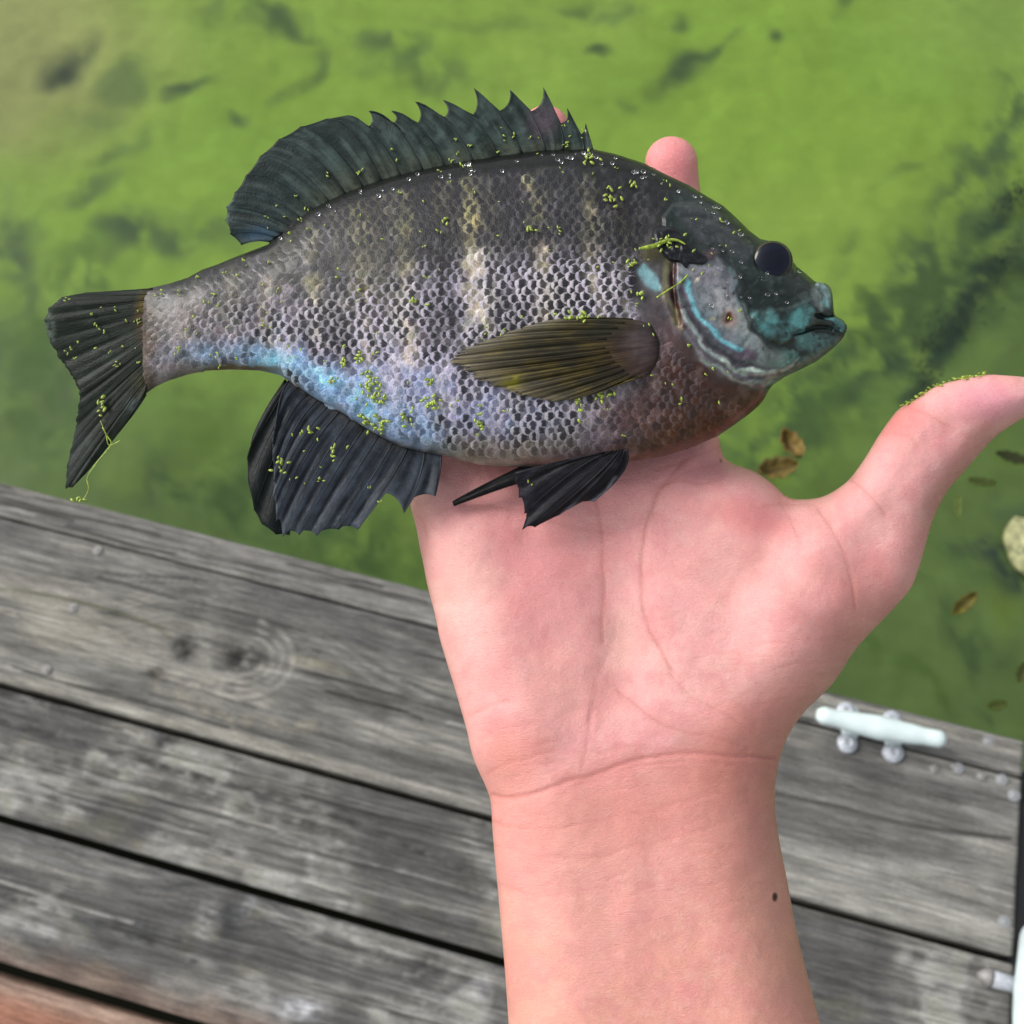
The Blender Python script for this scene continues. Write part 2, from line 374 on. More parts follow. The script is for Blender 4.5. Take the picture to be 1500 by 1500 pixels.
tc = t.nodes.new('ShaderNodeTexCoord'); no = t.nodes.new('ShaderNodeTexNoise'); no.inputs['Scale'].default_value = 5; no.inputs['Detail'].default_value = 3
bp = t.nodes.new('ShaderNodeBump'); bp.inputs['Strength'].default_value = .25; bp.inputs['Distance'].default_value = .02
t.links.new(tc.outputs['Object'], no.inputs['Vector']); t.links.new(no.outputs['Fac'], bp.inputs['Height'])
for s_ in (fr, gl): t.links.new(bp.outputs[0], s_.inputs['Normal'])
t.links.new(fr.outputs[0], mx.inputs[0]); t.links.new(tr.outputs[0], mx.inputs[1]); t.links.new(gl.outputs[0], mx.inputs[2]); t.links.new(mx.outputs[0], o_.inputs[0])
k = 90.0
water = mesh('pond_water', [(-k, -k, WZ), (k, -k, WZ), (k, k, WZ), (-k, k, WZ)], [[0, 1, 2, 3]], wm, smooth=False); tag(water, kind='structure')

# leaves and stone in the pond
leaf_m = material('dead_leaf', rough=0.6, spec=0.3, speck=((90, 4, (1, 1, 1), .5, 1.4),))
def leaf(name, label, u, v, L, wd, ang, col, group, curl=0.3, h=WZ+.004):
    c = G(u, v, h); s_, n_ = np.meshgrid(np.linspace(-1, 1, 17), np.linspace(-1, 1, 9), indexing='ij')
    wdt = np.clip(1-np.abs(s_)**2.4, 0, 1)**.8*(1+.18*np.sin(s_*11)) + .02
    x = s_*L/2; y = n_*wd/2*wdt; z = curl*wd*(np.abs(n_)**1.6)*.6 + .12*L*s_**2*curl + .02*L*np.sin(s_*7+n_*3)*curl
    a = math.radians(ang); Xl = c[0]+x*math.cos(a)-y*math.sin(a); Yl = c[1]+x*math.sin(a)+y*math.cos(a)
    colr = np.array(col)*(1+.3*(fbm(s_*4, n_*4, 31)-.5)[..., None]*2); colr = colr*(1-.4*np.exp(-(n_/.12)**2))[..., None]
    o = mesh(name, np.stack([Xl, Yl, h+z], -1), gridF(17, 9), leaf_m, col=colr, uv=np.stack([s_*.1, n_*.1, 0*s_], -1))
    m = o.modifiers.new('thickness', 'SOLIDIFY'); m.thickness = .0012
    return tag(o, label, 'leaf', group)
g = 'dead leaves floating on the pond'
leaf('leaf', 'brown curled leaf floating in the pond below the fish chin, upper of the pair', 1157, 655, .048, .028, -60, (128, 106, 52), g, .9)
leaf('leaf', 'dull tan leaf lying flat on the pond, lower of the pair below the fish chin', 1136, 690, .060, .032, 12, (112, 96, 48), g, .7)
leaf('leaf', 'long dark olive leaf on the water right of the outstretched thumb, at the frame edge', 1484, 671, .052, .017, -16, (46, 54, 18), g)
leaf('leaf', 'narrow dark green leaf on the water just below the olive one by the thumb', 1438, 706, .040, .012, -8, (66, 80, 28), g)
leaf('leaf', 'small brown and olive leaf on the water beyond the heel of the thumb', 1411, 886, .048, .017, 38, (98, 92, 34), g, .6)
leaf('leaf', 'faint olive leaf sunk just under the water below the thumb', 1404, 742, .036, .009, 78, (92, 108, 46), g, .2)
leaf('leaf', 'tiny dark leaf near the dock edge above the white cleat', 1460, 1033, .026, .013, 10, (70, 82, 26), g, .3)
leaf('leaf', 'dark leaf fragment on the water at the right frame edge above the dock', 1497, 985, .03, .014, 60, (64, 72, 24), g, .3)
def rock(name, label, u, v, r, col, sq=(1, .8, .5), seed=0):
    c = G(u, v, BZ); V_, F_ = ball(np.zeros(3), 1.0, 20, 12)
    nn = .2+1.1*(fbm(V_[:, 0]*2.4+seed, V_[:, 1]*2.4, seed+2, 3)-.2); nn = .5*nn + .5*fbm(V_[:, 0]*1.6+seed, V_[:, 1]*1.6+V_[:, 2]*1.1, seed, 3)
    V_ = V_*(0.72+.6*nn)[:, None]*np.array(sq)*r + c + np.array([0, 0, r*.3])
    cc = np.array(col)*(0.82+.36*fbm(V_[:, 0]*60, V_[:, 1]*60, 5, 3))[:, None]
    return tag(mesh(name, V_, F_, leaf_m, col=cc, uv=V_), label, 'stone')
rock('stone', 'pale cream stone in the shallow water at the right frame edge below the thumb', 1500, 806, .050, (240, 232, 184), (.75, 1.0, .4), 23)
p_=0
# tufts of dark weed standing in the water
weed_m = material('water_weed', rough=0.7, spec=0.2, attr=False, base=(0.040, 0.060, 0.038), speck=((60, 3, (1, 1, 1), .6, 1.6),))
def weed(label, pts, n, spread, L, seed):
    r = np.random.RandomState(seed); parts = []; pp = catmull(pts, 12)
    for i in range(int(n*1.8)):
        q = pp[r.randint(len(pp))]; k_ = 1+abs(r.randn())*.9; c = G(q[0]+r.randn()*spread*k_, q[1]+r.randn()*spread*k_*.8, BZ)
        c[2] += r.rand()*.06; a = r.rand()*6.28; l = L*.62*(.4+r.rand()); e = r.uniform(-.3, .7)
        d = np.array([math.cos(a)*math.cos(e), math.sin(a)*math.cos(e), math.sin(e)]); side = np.array([-math.sin(a), math.cos(a), .3])*l*.16
        b = c + d*l*.5 + np.array([0, 0, .004]); tip = c + d*l
        parts.append((np.array([c, b-side, tip, b+side]), [[0, 1, 2, 3]]))
    V_, F_ = join(parts); o = mesh('pond_weed', V_, F_, weed_m, smooth=False)
    return tag(o, label, 'water weed', 'dark tufts of weed in the pond', 'stuff')
weed('long dark strand of weed running down to the left, right of the fish mouth', [(1436, 425), (1400, 470), (1368, 500), (1345, 516)], 260, 9, .011, 1)
weed('dark weed tuft at the right frame edge, level with the fish back', [(1498, 288), (1478, 300), (1462, 314)], 110, 4, .014, 2)
weed('small dark weed tuft above the long strand', [(1470, 385), (1455, 402)], 80, 5, .012, 3)
weed('short dark weed tuft just above the thumb knuckle', [(1345, 556), (1350, 575), (1336, 596)], 80, 4, .012, 4)

# ================================================================ THE DOCK
A0 = G(0, 706); A1 = G(1500, 1085)
ax = (A1-A0); ax /= np.linalg.norm(ax); bx_ = np.array([ax[1], -ax[0], 0])     # along the boards; across, away from the water
if bx_[1] > 0: bx_ = -bx_
def ab(u, v, h=0.0):
    q = G(u, v, h)-A0; return q @ ax, q @ bx_
def fromab(a, b, z):
    a = np.asarray(a, float); return A0 + a[..., None]*ax + np.asarray(b, float)[..., None]*bx_ + np.asarray(z, float)[..., None]*np.array([0, 0, 1.])
lineb = [ab(0, v)[1] for v in (706, 756, 1003, 1199, 1421)]
aE0, bE0 = ab(1498, 1120); aE1, bE1 = ab(1479, 1500); ksk = (aE1-aE0)/(bE1-bE0)
def aend(b): return aE0 + (b-bE0)*ksk
aL = ab(0, 1100)[0]
dock = empty('wooden_dock', tuple(fromab(np.array(0.3), np.array(.3), np.array(0.))), 'weathered grey wooden dock of wide boards at the edge of the green pond', 'dock')
widths = [(lineb[0], lineb[1]-.001), (lineb[1]+.001, lineb[2]-.0032), (lineb[2]+.0032, lineb[3]-.0036), (lineb[3]+.0036, lineb[4]-.006), (lineb[4]+.006, lineb[4]+.150), (lineb[4]+.160, lineb[4]+.30)]
def board_paint(i, A, B, u, v):
    b0, b1 = widths[i]; tt = (B-b0)/(b1-b0)
    # grain bends round the knots
    Bw = B + .006*(fbm(A*5, B*9, 21+i, 3)-.5)*2; swirl = np.zeros_like(A)
    for (ku, kv, r, s_) in [(270, 950, .026, 1), (352, 962, .040, 1), (240, 1078, .020, 1), (345, 1335, .02, 1), (1240, 1180, .01, 1)]:
        ka, kb = ab(ku, kv)
        if b0-.01 < kb < b1+.01:
            dd = np.sqrt(((A-ka)/1.7)**2+(B-kb)**2); wgt = np.exp(-(dd/(r*1.5))**2)
            Bw = Bw*(1-wgt) + (kb + dd*.9)*wgt + (kb-Bw)*0; swirl += wgt
    g1 = fbm(A*3, Bw*210, 30+i, 3); g2 = fbm(A*9, Bw*600, 40+i, 2); g3 = fbm(A*1.3, Bw*60, 44+i, 3); mot = fbm(A*26, B*34, 50+i, 4); mot2 = fbm(A*7, B*13, 60+i, 4); fine = fbm(A*90, B*110, 66+i, 3)
    base = [(140, 139, 136), (140, 139, 134), (112, 112, 109), (120, 120, 118), (128, 98, 82), (110, 105, 100)][i]
    p = Paint(u.ravel(), v.ravel(), base)
    f = lambda q: q.ravel()
    p.mix(f(sstep(.46, .66, g1))*.45, (166, 161, 149)); p.mix(f(sstep(.5, .3, g1))*.4, (88, 86, 82)); p.mix(f(sstep(.52, .7, g2))*.4, (78, 77, 75)); p.mix(f(sstep(.48, .3, g2))*.3, (172, 171, 167))
    p.mix(f(sstep(.5, .66, g3))*.35, (150, 147, 138)); p.mix(f(sstep(.48, .34, g3))*.35, (86, 85, 82))
    if i == 1:
        p.mix(f(sstep(760, 100, u)*sstep(.1, .6, tt))*.6, (170, 166, 152)); p.mix(f(sstep(1100, 1250, u)*sstep(.6, .2, tt))*.3, (146, 138, 128))
        p.mix(f(sstep(.5, .2, tt)*sstep(.4, .6, mot2))*.6, (96, 96, 95)); p.mix(f(sstep(.52, .7, fbm(A*4, B*16, 77, 4)))*.5, (168, 167, 160)); p.mix(f(sstep(.46, .32, fbm(A*5+3, B*22, 78, 4)))*.5, (84, 84, 83))
    if i in (2, 3):
        p.mix(f(sstep(.5, .68, mot)*sstep(.42, .56, mot2))*.85, (172, 172, 168)); p.mix(f(sstep(.52, .38, mot2))*.5, (74, 74, 75)); p.mix(f(sstep(.55, .7, fine)*sstep(.45, .6, mot2))*.35, (178, 178, 172))
        p.mix(f(sstep(.6, .75, mot))*.3, (128, 126, 104))
    if i == 3: p.mix(f(sstep(.72, 1., tt + .2*(mot-.5)))*.7, (122, 100, 88))
    if i == 4:
        p.C[:] = (166, 118, 98); p.mix(f(sstep(.4, .6, g3))*.3, (162, 122, 100)); p.mix(f(sstep(.2, .03, tt+.05*(mot-.5)))*.7, (176, 160, 146)); p.mix(f(sstep(.55, .75, g2))*.15, (120, 86, 70))
    rk = np.random.RandomState(500+i)
    for _ in range(26):          # long splits in the grain
        a0_ = rk.uniform(-.75, .6); bb_ = rk.uniform(b0+.004, b1-.004); L_ = rk.uniform(.06, .3)
        aa_ = np.linspace(a0_, a0_+L_, 6); W_ = fromab(aa_, bb_+.0012*np.cumsum(rk.randn(6)), 0*aa_); pu, pv = pix(W_)
        p.line(list(zip(pu, pv)), rk.uniform(.8, 2.0), (50, 49, 47) if rk.rand() < .75 else (184, 182, 176), rk.uniform(.4, .85), soft=1.2)
    # knots, cracks and stains with a shape of their own
    if i == 1:
        p.blob((310, 960), (110, 42), (112, 110, 106), .6, 12, mod=20); p.blob((330, 1010), (120, 22), (184, 180, 168), .7, 14, mod=16); p.blob((430, 955), (50, 40), (170, 168, 160), .5, 0, mod=14); p.blob((270, 950), (22, 24), (44, 43, 41), .9, 20, mod=9); p.blob((352, 964), (40, 27), (52, 50, 48), .95, -10, mod=12); p.blob((230, 984), (12, 10), (50, 48, 46), .8); p.blob((310, 940), (60, 14), (96, 94, 90), .6, 10, mod=9); p.blob((225, 984), (8, 8), (62, 60, 56), .8)
        for r in (34, 48, 62, 78):
            th = np.linspace(-1.2, 2.2, 9); p.line([(352+r*math.cos(t_), 964+r*.75*math.sin(t_)) for t_ in th], 3.4, (180, 177, 168), .6, mod=16); p.line([(352+(r+6)*math.cos(t_), 964+(r+6)*.75*math.sin(t_)) for t_ in th], 2.6, (92, 90, 86), .5, mod=14)
        p.line([(0, 895), (100, 915), (180, 935), (230, 985), (300, 1012)], 4, (182, 176, 160), .6, mod=10); p.line([(0, 860), (110, 880), (210, 910), (250, 935)], 2.2, (92, 94, 70), .6)
        p.line([(230, 1000), (330, 1050), (470, 1065)], 9, (170, 162, 142), .5, mod=12)
        p.line([(1130, 1160), (1240, 1185), (1340, 1210), (1480, 1228)], 3.2, (66, 65, 63), .8); p.line([(1100, 1140), (1260, 1150), (1400, 1175)], 8, (98, 96, 92), .5, mod=12)
        p.blob((1155, 1125), (30, 22), (100, 99, 97), .6, hard=.6); p.line([(420, 880), (600, 960), (700, 1010)], 12, (96, 94, 92), .5, mod=16); p.line([(540, 900), (700, 960)], 8, (90, 88, 86), .5, mod=12)
        p.blob((470, 975), (60, 12), (158, 150, 120), .4, 14, mod=12)
    if i == 2:
        p.blob((240, 1080), (26, 22), (62, 62, 62), .85, 20, mod=9, hard=.3); p.blob((225, 1070), (20, 16), (190, 192, 196), .6, 30, mod=4)
        p.line([(0, 1056), (120, 1090), (300, 1140), (480, 1190), (735, 1300)], 5, (60, 60, 58), .8, mod=11); p.line([(0, 1100), (200, 1140), (420, 1200), (560, 1262), (735, 1320)], 12, (72, 72, 70), .55, mod=14)
        p.blob((50, 1028), (40, 14), (176, 176, 172), .6, 15, mod=7); p.blob((1440, 1300), (60, 40), (150, 150, 148), .5, 10, mod=8); p.blob((570, 1250), (30, 18), (70, 69, 66), .6, mod=9)
        p.line([(1165, 1225), (1300, 1250), (1420, 1260)], 7, (150, 146, 138), .45, mod=14); p.line([(1400, 1215), (1470, 1235)], 7, (150, 146, 138), .5, mod=12)
    if i == 3:
        p.line([(0, 1308), (110, 1345), (220, 1380)], 6, (66, 68, 68), .75, mod=10); p.blob((340, 1340), (40, 26), (62, 64, 66), .8, -60, mod=9); p.blob((365, 1325), (26, 14), (168, 170, 176), .5, -50, mod=4)
        p.blob((300, 1350), (22, 40), (184, 184, 182), .6, 10, mod=8); p.blob((290, 1410), (34, 14), (176, 176, 172), .6, 20, mod=8); p.blob((440, 1478), (50, 22), (212, 214, 218), .85, 0, mod=9)
        p.blob((60, 1360), (90, 22), (180, 180, 176), .65, 14, mod=12); p.blob((620, 1420), (40, 26), (66, 66, 66), .7, -30, mod=9); p.blob((700, 1445), (34, 24), (186, 186, 188), .6, -50, mod=7)
        p.line([(150, 1345), (300, 1385), (340, 1400)], 8, (70, 70, 70), .6, mod=10); p.blob((1440, 1440), (60, 36), (150, 149, 144), .4, mod=9); p.blob((1300, 1450), (110, 50), (84, 82, 74), .45, mod=18); p.line([(1190, 1405), (1340, 1450), (1480, 1480)], 4, (72, 70, 64), .5, mod=12)
    return p.C, g1, mot
def board(i):
    b0, b1 = widths[i]; th = .038
    nb = int((b1-b0)/.0017)
    core = np.linspace(b0+.003, b1-.003, max(nb, 8))
    bb = np.concatenate([[b0, b0, b0+.0008], core, [b1-.0008, b1, b1]]); zz = np.concatenate([[-th, -.004, -.0012], 0*core, [-.0012, -.004, -th]])
    a = np.concatenate([np.linspace(-1.6, aL-.2, 8), np.arange(aL-.18, 1.02, .0038)])     # 0..1 stretch then trimmed at the skewed end
    T_ = (a-a[0])/(a[-1]-a[0]); Bm, Tm = np.meshgrid(bb, T_, indexing='ij')
    Am = a[0] + (aend(Bm)-a[0])*Tm; Z = np.repeat(zz[:, None], len(T_), 1)
    Wd = fromab(Am, Bm, Z); u, v = pix(Wd); C, g1, mot = board_paint(i, Am, Bm, u, v)
    top = (Z > -.002); Wd[..., 2] += top*((g1-.5)*.0022+(mot-.5)*.0012)
    r = np.random.RandomState(i); Wd[..., 2] += [0, -.001, .001, -.0005, -.012, -.012][i]
    if i == 1:
        for (ku, kv, s_) in [(270, 950, .008), (352, 964, .009), (225, 984, .005)]:
            ka, kb = ab(ku, kv); Wd[..., 2] -= .005*np.exp(-((Am-ka)**2+(Bm-kb)**2)/s_**2)
    n, m = Bm.shape; F = [list(q) for q in gridF(n, m)]
    F += [[k*m for k in range(n)][::-1], [k*m+m-1 for k in range(n)], [0, m-1, n*m-1, (n-1)*m]]
    F = [q[::-1] for q in F]
    return mesh('fascia_board' if i == 0 else 'plank', Wd, F, M['wood'], dock, col=C, uv=np.stack([Am, Bm, Z], -1))
boards = [board(i) for i in range(6)]
boards[4]['label'] = 'reddish brown stained plank, lowest of the boards in view'
jm = material('joist_wood', rough=.9, spec=.1, attr=False, base=(.05, .045, .035), speck=((20, 4, (1, 1, 1), .5, 1.3),))
for a_ in (-.9, -.45, 0.0, .45, .9):
    a_ = min(a_, aend(.3)-.06); q = [fromab(np.array(a_+s_*.019), np.array(b_), np.array(z_)) for s_ in (-1, 1) for b_ in (.045, .72) for z_ in (-.052, -.19)]
    mesh('joist', q, [[0, 1, 3, 2], [4, 6, 7, 5], [0, 4, 5, 1], [2, 3, 7, 6], [0, 2, 6, 4], [1, 5, 7, 3]], jm, dock, smooth=False)
# added dark sheet under the boards, standing in for shade in the gaps
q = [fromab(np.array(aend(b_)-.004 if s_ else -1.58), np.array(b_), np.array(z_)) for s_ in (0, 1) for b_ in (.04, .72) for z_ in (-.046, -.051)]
mesh('gap_shade_sheet', q, [[0, 1, 3, 2], [4, 6, 7, 5], [0, 4, 5, 1], [2, 3, 7, 6], [0, 2, 6, 4], [1, 5, 7, 3]], material('gap_shade', rough=.95, spec=.05, attr=False, base=(.012, .013, .009)), dock, smooth=False)
# added black strip standing in for the shaded gap at the dock's cut end
q = [fromab(np.array(aend(b_)+s_), np.array(b_), np.array(z_)) for s_ in (.0015, .016) for b_ in (.03, .70) for z_ in (-.004, -.09)]
mesh('end_shade_strip', q, [[0, 1, 3, 2], [4, 6, 7, 5], [0, 4, 5, 1], [2, 3, 7, 6], [0, 2, 6, 4], [1, 5, 7, 3]], material('end_gap_shade', rough=.7, spec=.2, attr=False, base=(.014, .015, .016)), dock, smooth=False)
# screws
zinc = material('zinc', rough=.5, spec=.5, metal=.2, attr=False, base=(.30, .31, .32), speck=((700, 2, (1, 1, 1), .7, 1.2),))
rust = material('dull_screw', rough=.6, spec=.3, metal=.4, attr=False, base=(.30, .29, .28), speck=((900, 2, (1, 1, 1), .6, 1.3),))
dark = material('socket_black', rough=.8, spec=.1, attr=False, base=(.02, .02, .02))
def lathe(c, prof, n=16, wob=0, seed=0):
    r = np.random.RandomState(seed); V_ = []
    for (rr, z_) in prof:
        for k in range(n):
            q = 6.2832*k/n; V_.append([c[0]+rr*math.cos(q)*(1+wob*math.sin(2*q+seed)), c[1]+rr*math.sin(q), c[2]+z_])
    return np.array(V_), [list(x) for x in gridF(len(prof), n, True)]
def screw(u, v, r, mat, parent):
    c = G(u, v, .0)
    V_, F_ = lathe(c, [(r*1.25, -.004), (r*1.25, .0003), (r*1.05, .0009), (r*.9, .0002), (r*.72, .0004), (r*.55, .0016), (r*.2, .0018), (r*.16, .0005), (0, .0003)])
    return mesh('screw', V_, F_, mat, parent)
for (u, v, r, m_) in [(143, 806, .0042, rust), (107, 890, .0042, rust), (68, 981, .0042, rust), (1404, 1125, .0046, zinc), (1438, 1137, .0036, rust), (1368, 1126, .0036, rust), (1468, 1142, .0048, zinc), (1486, 1165, .0050, zinc), (1472, 1350, .0046, zinc), (1350+48, 1122, .003, rust)]:
    bi = ab(u, v)[1]; k = max(i for i in range(5) if bi > widths[i][0]-.006) ; screw(u, v, r, m_, boards[k])
screw(1448, 1086, .0052, zinc, boards[0])

# ---- the cleat
cl_m = material('cleat_plastic', rough=.35, spec=.5, coat=.3, attr=False, base=(.66, .77, .77), speck=((60, 3, (1, 1, 1), .9, 1.06),))
cc = G(1290, 1072, .02); cleat = empty('dock_cleat', tuple(G(1290, 1075, 0)), 'white plastic mooring cleat screwed to the dock edge, right of the wrist', 'cleat')
hc = .030
e0 = G(1197, 1046, hc); e1 = G(1385, 1084, hc+.001); path = []; rad = []
for t_ in np.linspace(0, 1, 25):
    q = e0*(1-t_)+e1*t_; s_ = 2*t_-1; q = q + np.array([0, 0, -.004*(1-s_**2)]) ; path.append(q); rad.append((.0088+.0036*max(0, 1-abs(s_)*1.5)**.7)*min(1, (1.001-abs(s_))*14+.35)**.5)
V_, F_ = tube(path, np.array(rad), 14); mesh('horn_bar', V_, F_, cl_m, cleat)
dirn = (e1-e0)/np.linalg.norm(e1-e0); side = np.array([-dirn[1], dirn[0], 0])
for s_ in (-1, 1):
    c0 = G(1277, 1067, .0)+dirn*s_*.0215; V_ = []; secs = []
    for z_, wl, ws in [(.0005, .017, .034), (.004, .0165, .033), (.006, .010, .016), (.012, .0085, .010), (.024, .009, .0095)]:
        secs.append([c0 + dirn*wl*.62*math.cos(q)*1.0 + side*ws*.55*math.sin(q) + np.array([0, 0, z_]) for q in np.arange(16)*6.2832/16])
    V_ = np.array(secs).reshape(-1, 3); F_ = [list(x) for x in gridF(5, 16, True)] + [list(range(16))[::-1], list(range(64, 80))]
    mesh('foot', V_, F_, cl_m, cleat)
bolt_m = material('bolt_steel', rough=.3, spec=.6, metal=.0, attr=False, base=(.46, .49, .54), speck=((260, 3, (1, 1, 1), .72, 1.1),))
for (u, v) in [(1241, 1042), (1307, 1055), (1242, 1088), (1309, 1102)]:
    c = G(u, v, .004); r = .0092
    V_, F_ = lathe(c, [(r*1.08, -.006), (r*1.08, .0), (r*1.0, .001), (r*.80, .0008), (r*.74, .0022), (r*.62, .0034), (r*.36, .0040), (r*.30, .0030), (0, .0031)], 20, .05, u)
    b_ = mesh('bolt', V_, F_, bolt_m, cleat)
# ---- rail post and pipe stub at the bottom right
rail = empty('pale_rail', tuple(G(1496, 1450, 0)), 'smooth pale mint tube rising past the dock end at the bottom right corner', 'rail')
pth = [G(1518, 1330, -.05), G(1512, 1400, .02), G(1507, 1450, .05), G(1506, 1500, .08), G(1509, 1560, .10), G(1516, 1640, .11)]
V_, F_ = tube(catmull(pth, 6), .0125, 20); mesh('tube', V_, F_, cl_m, rail)
st_m = bolt_m
a0 = G(1453, 1433, .008); a1 = G(1492, 1445, .009)
pin = empty('steel_pin', tuple(G(1470, 1438, 0)), 'short galvanised pin lying across the dock end beside the pale tube', 'pin')
V_, F_ = tube([a0, a0+(a1-a0)*.04, a0+(a1-a0)*.5, a1], np.array([.0068, .0078, .0078, .0078]), 16); mesh('shaft', V_, F_, st_m, pin)
n_ = (a1-a0)/np.linalg.norm(a1-a0); c = a0-n_*.004
V_, F_ = tube([a0-n_*.013, a0-n_*.011, a0-n_*.004, a0], np.array([.001, .004, .0095, .0075]), 14); mesh('point', V_, F_, rust, pin)

# ================================================================ THE HAND
def rsk(pts): return catmull(pts, 6, True)
hand_outline = rsk([(590, 700), (597, 725), (603, 749), (615, 792), (632, 864), (645, 933), (667, 992), (688, 1048), (704, 1092), (713, 1135), (719, 1176), (722, 1225), (728, 1290), (736, 1380), (743, 1470), (748, 1560), (752, 1660),
    (1245, 1660), (1222, 1570), (1202, 1500), (1180, 1417), (1165, 1354), (1154, 1294), (1143, 1238), (1136, 1190), (1137, 1140), (1146, 1100), (1160, 1068), (1184, 1036), (1209, 1007), (1240, 965), (1271, 930), (1306, 895), (1334, 862), (1345, 835),
    (1356, 798), (1367, 760), (1387, 721), (1406, 698), (1433, 667), (1458, 640), (1487, 619), (1520, 600), (1548, 582), (1556, 562), (1540, 551), (1512, 553), (1483, 551), (1445, 549), (1410, 555), (1371, 566), (1340, 586), (1317, 599), (1301, 618), (1286, 640), (1267, 671),
    (1244, 702), (1219, 721), (1193, 730), (1155, 730), (1127, 716), (1097, 703), (1074, 693), (1060, 677), (1052, 655), (1040, 640), (1000, 630), (900, 640), (760, 645), (660, 650), (605, 665)])
st3 = 3.2
hu = np.arange(555, 1600, st3); hv = np.arange(140, 1690, st3); hz_ = np.arange(-262, 150, st3*1.25)
UU, VV = np.meshgrid(hu, hv, indexing='ij')
d2 = sdpoly(UU, VV, hand_outline)
def interp(x, xs, ys): return np.interp(x, xs, ys)
Rv = interp(VV, [600, 720, 850, 980, 1080, 1180, 1300, 1500, 1700], [58, 66, 78, 90, 100, 104, 110, 116, 120])
wthumb = sstep(1150, 1290, UU+(VV-750)*-.25)
Rr = Rv*(1-wthumb) + wthumb*interp(UU, [1200, 1300, 1400, 1500, 1560], [76, 58, 50, 44, 30])
Zc = interp(VV, [600, 700, 850, 1000, 1150, 1300, 1500, 1700], [-112, -108, -96, -88, -78, -62, -34, 0])
Zc = Zc*(1-wthumb) + wthumb*interp(UU, [1200, 1350, 1500], [-84, -66, -70])
# rounding at the side of the 2-d silhouette is wide on the forearm
side = np.maximum(Rr + d2*np.where(wthumb > .5, 1., interp(VV, [900, 1100, 1700], [.93, .93, .9])), 0)
F3 = np.empty((len(hu), len(hv), len(hz_)), np.float32)
for k_, z_ in enumerate(hz_):
    zz = (z_-Zc)
    F3[:, :, k_] = np.where(d2 > 0, np.sqrt((Rr+d2)**2+zz**2)-Rr, np.sqrt(side**2+zz**2)-Rr)
def smin(a, b, k): 
    h = np.clip(.5+.5*(b-a)/k, 0, 1); return b*(1-h)+a*h-k*h*(1-h)
def capsule(a, b, ra, rb, k=18):
    a = np.array(a, float); b = np.array(b, float); r = max(ra, rb)+k+8
    i0, i1 = np.searchsorted(hu, [min(a[0], b[0])-r, max(a[0], b[0])+r]); j0, j1 = np.searchsorted(hv, [min(a[1], b[1])-r, max(a[1], b[1])+r]); l0, l1 = np.searchsorted(hz_, [min(a[2], b[2])-r, max(a[2], b[2])+r])
    Xs = hu[i0:i1, None, None]; Ys = hv[None, j0:j1, None]; Zs = hz_[None, None, l0:l1]
    d = b-a; t = np.clip(((Xs-a[0])*d[0]+(Ys-a[1])*d[1]+(Zs-a[2])*d[2])/(d@d), 0, 1)
    q = np.sqrt((Xs-a[0]-t*d[0])**2+(Ys-a[1]-t*d[1])**2+(Zs-a[2]-t*d[2])**2)-(ra+(rb-ra)*t)
    F3[i0:i1, j0:j1, l0:l1] = smin(F3[i0:i1, j0:j1, l0:l1], q, k)
fingers = {  # joints from knuckle to tip with radii; they lie under the fish
    'index': [((1000, 700, -108), 54), ((1008, 560, -128), 43), ((1000, 400, -126), 40), ((988, 300, -118), 38), ((983.5, 238, -112), 38.5)],
    'middle': [((895, 700, -112), 52), ((880, 530, -134), 43), ((850, 350, -132), 39), ((815, 250, -124), 35), ((799, 190, -118), 36)],
    'ring': [((790, 700, -112), 50), ((760, 540, -134), 41), ((725, 400, -132), 37), ((705, 310, -126), 33)],
    'little': [((662, 705, -108), 44), ((640, 590, -122), 36), ((610, 490, -120), 32), ((594, 430, -116), 29)]}
for ch in fingers.values():
    for (a, ra), (b, rb) in zip(ch[:-1], ch[1:]): capsule(a, b, ra, rb, 12)
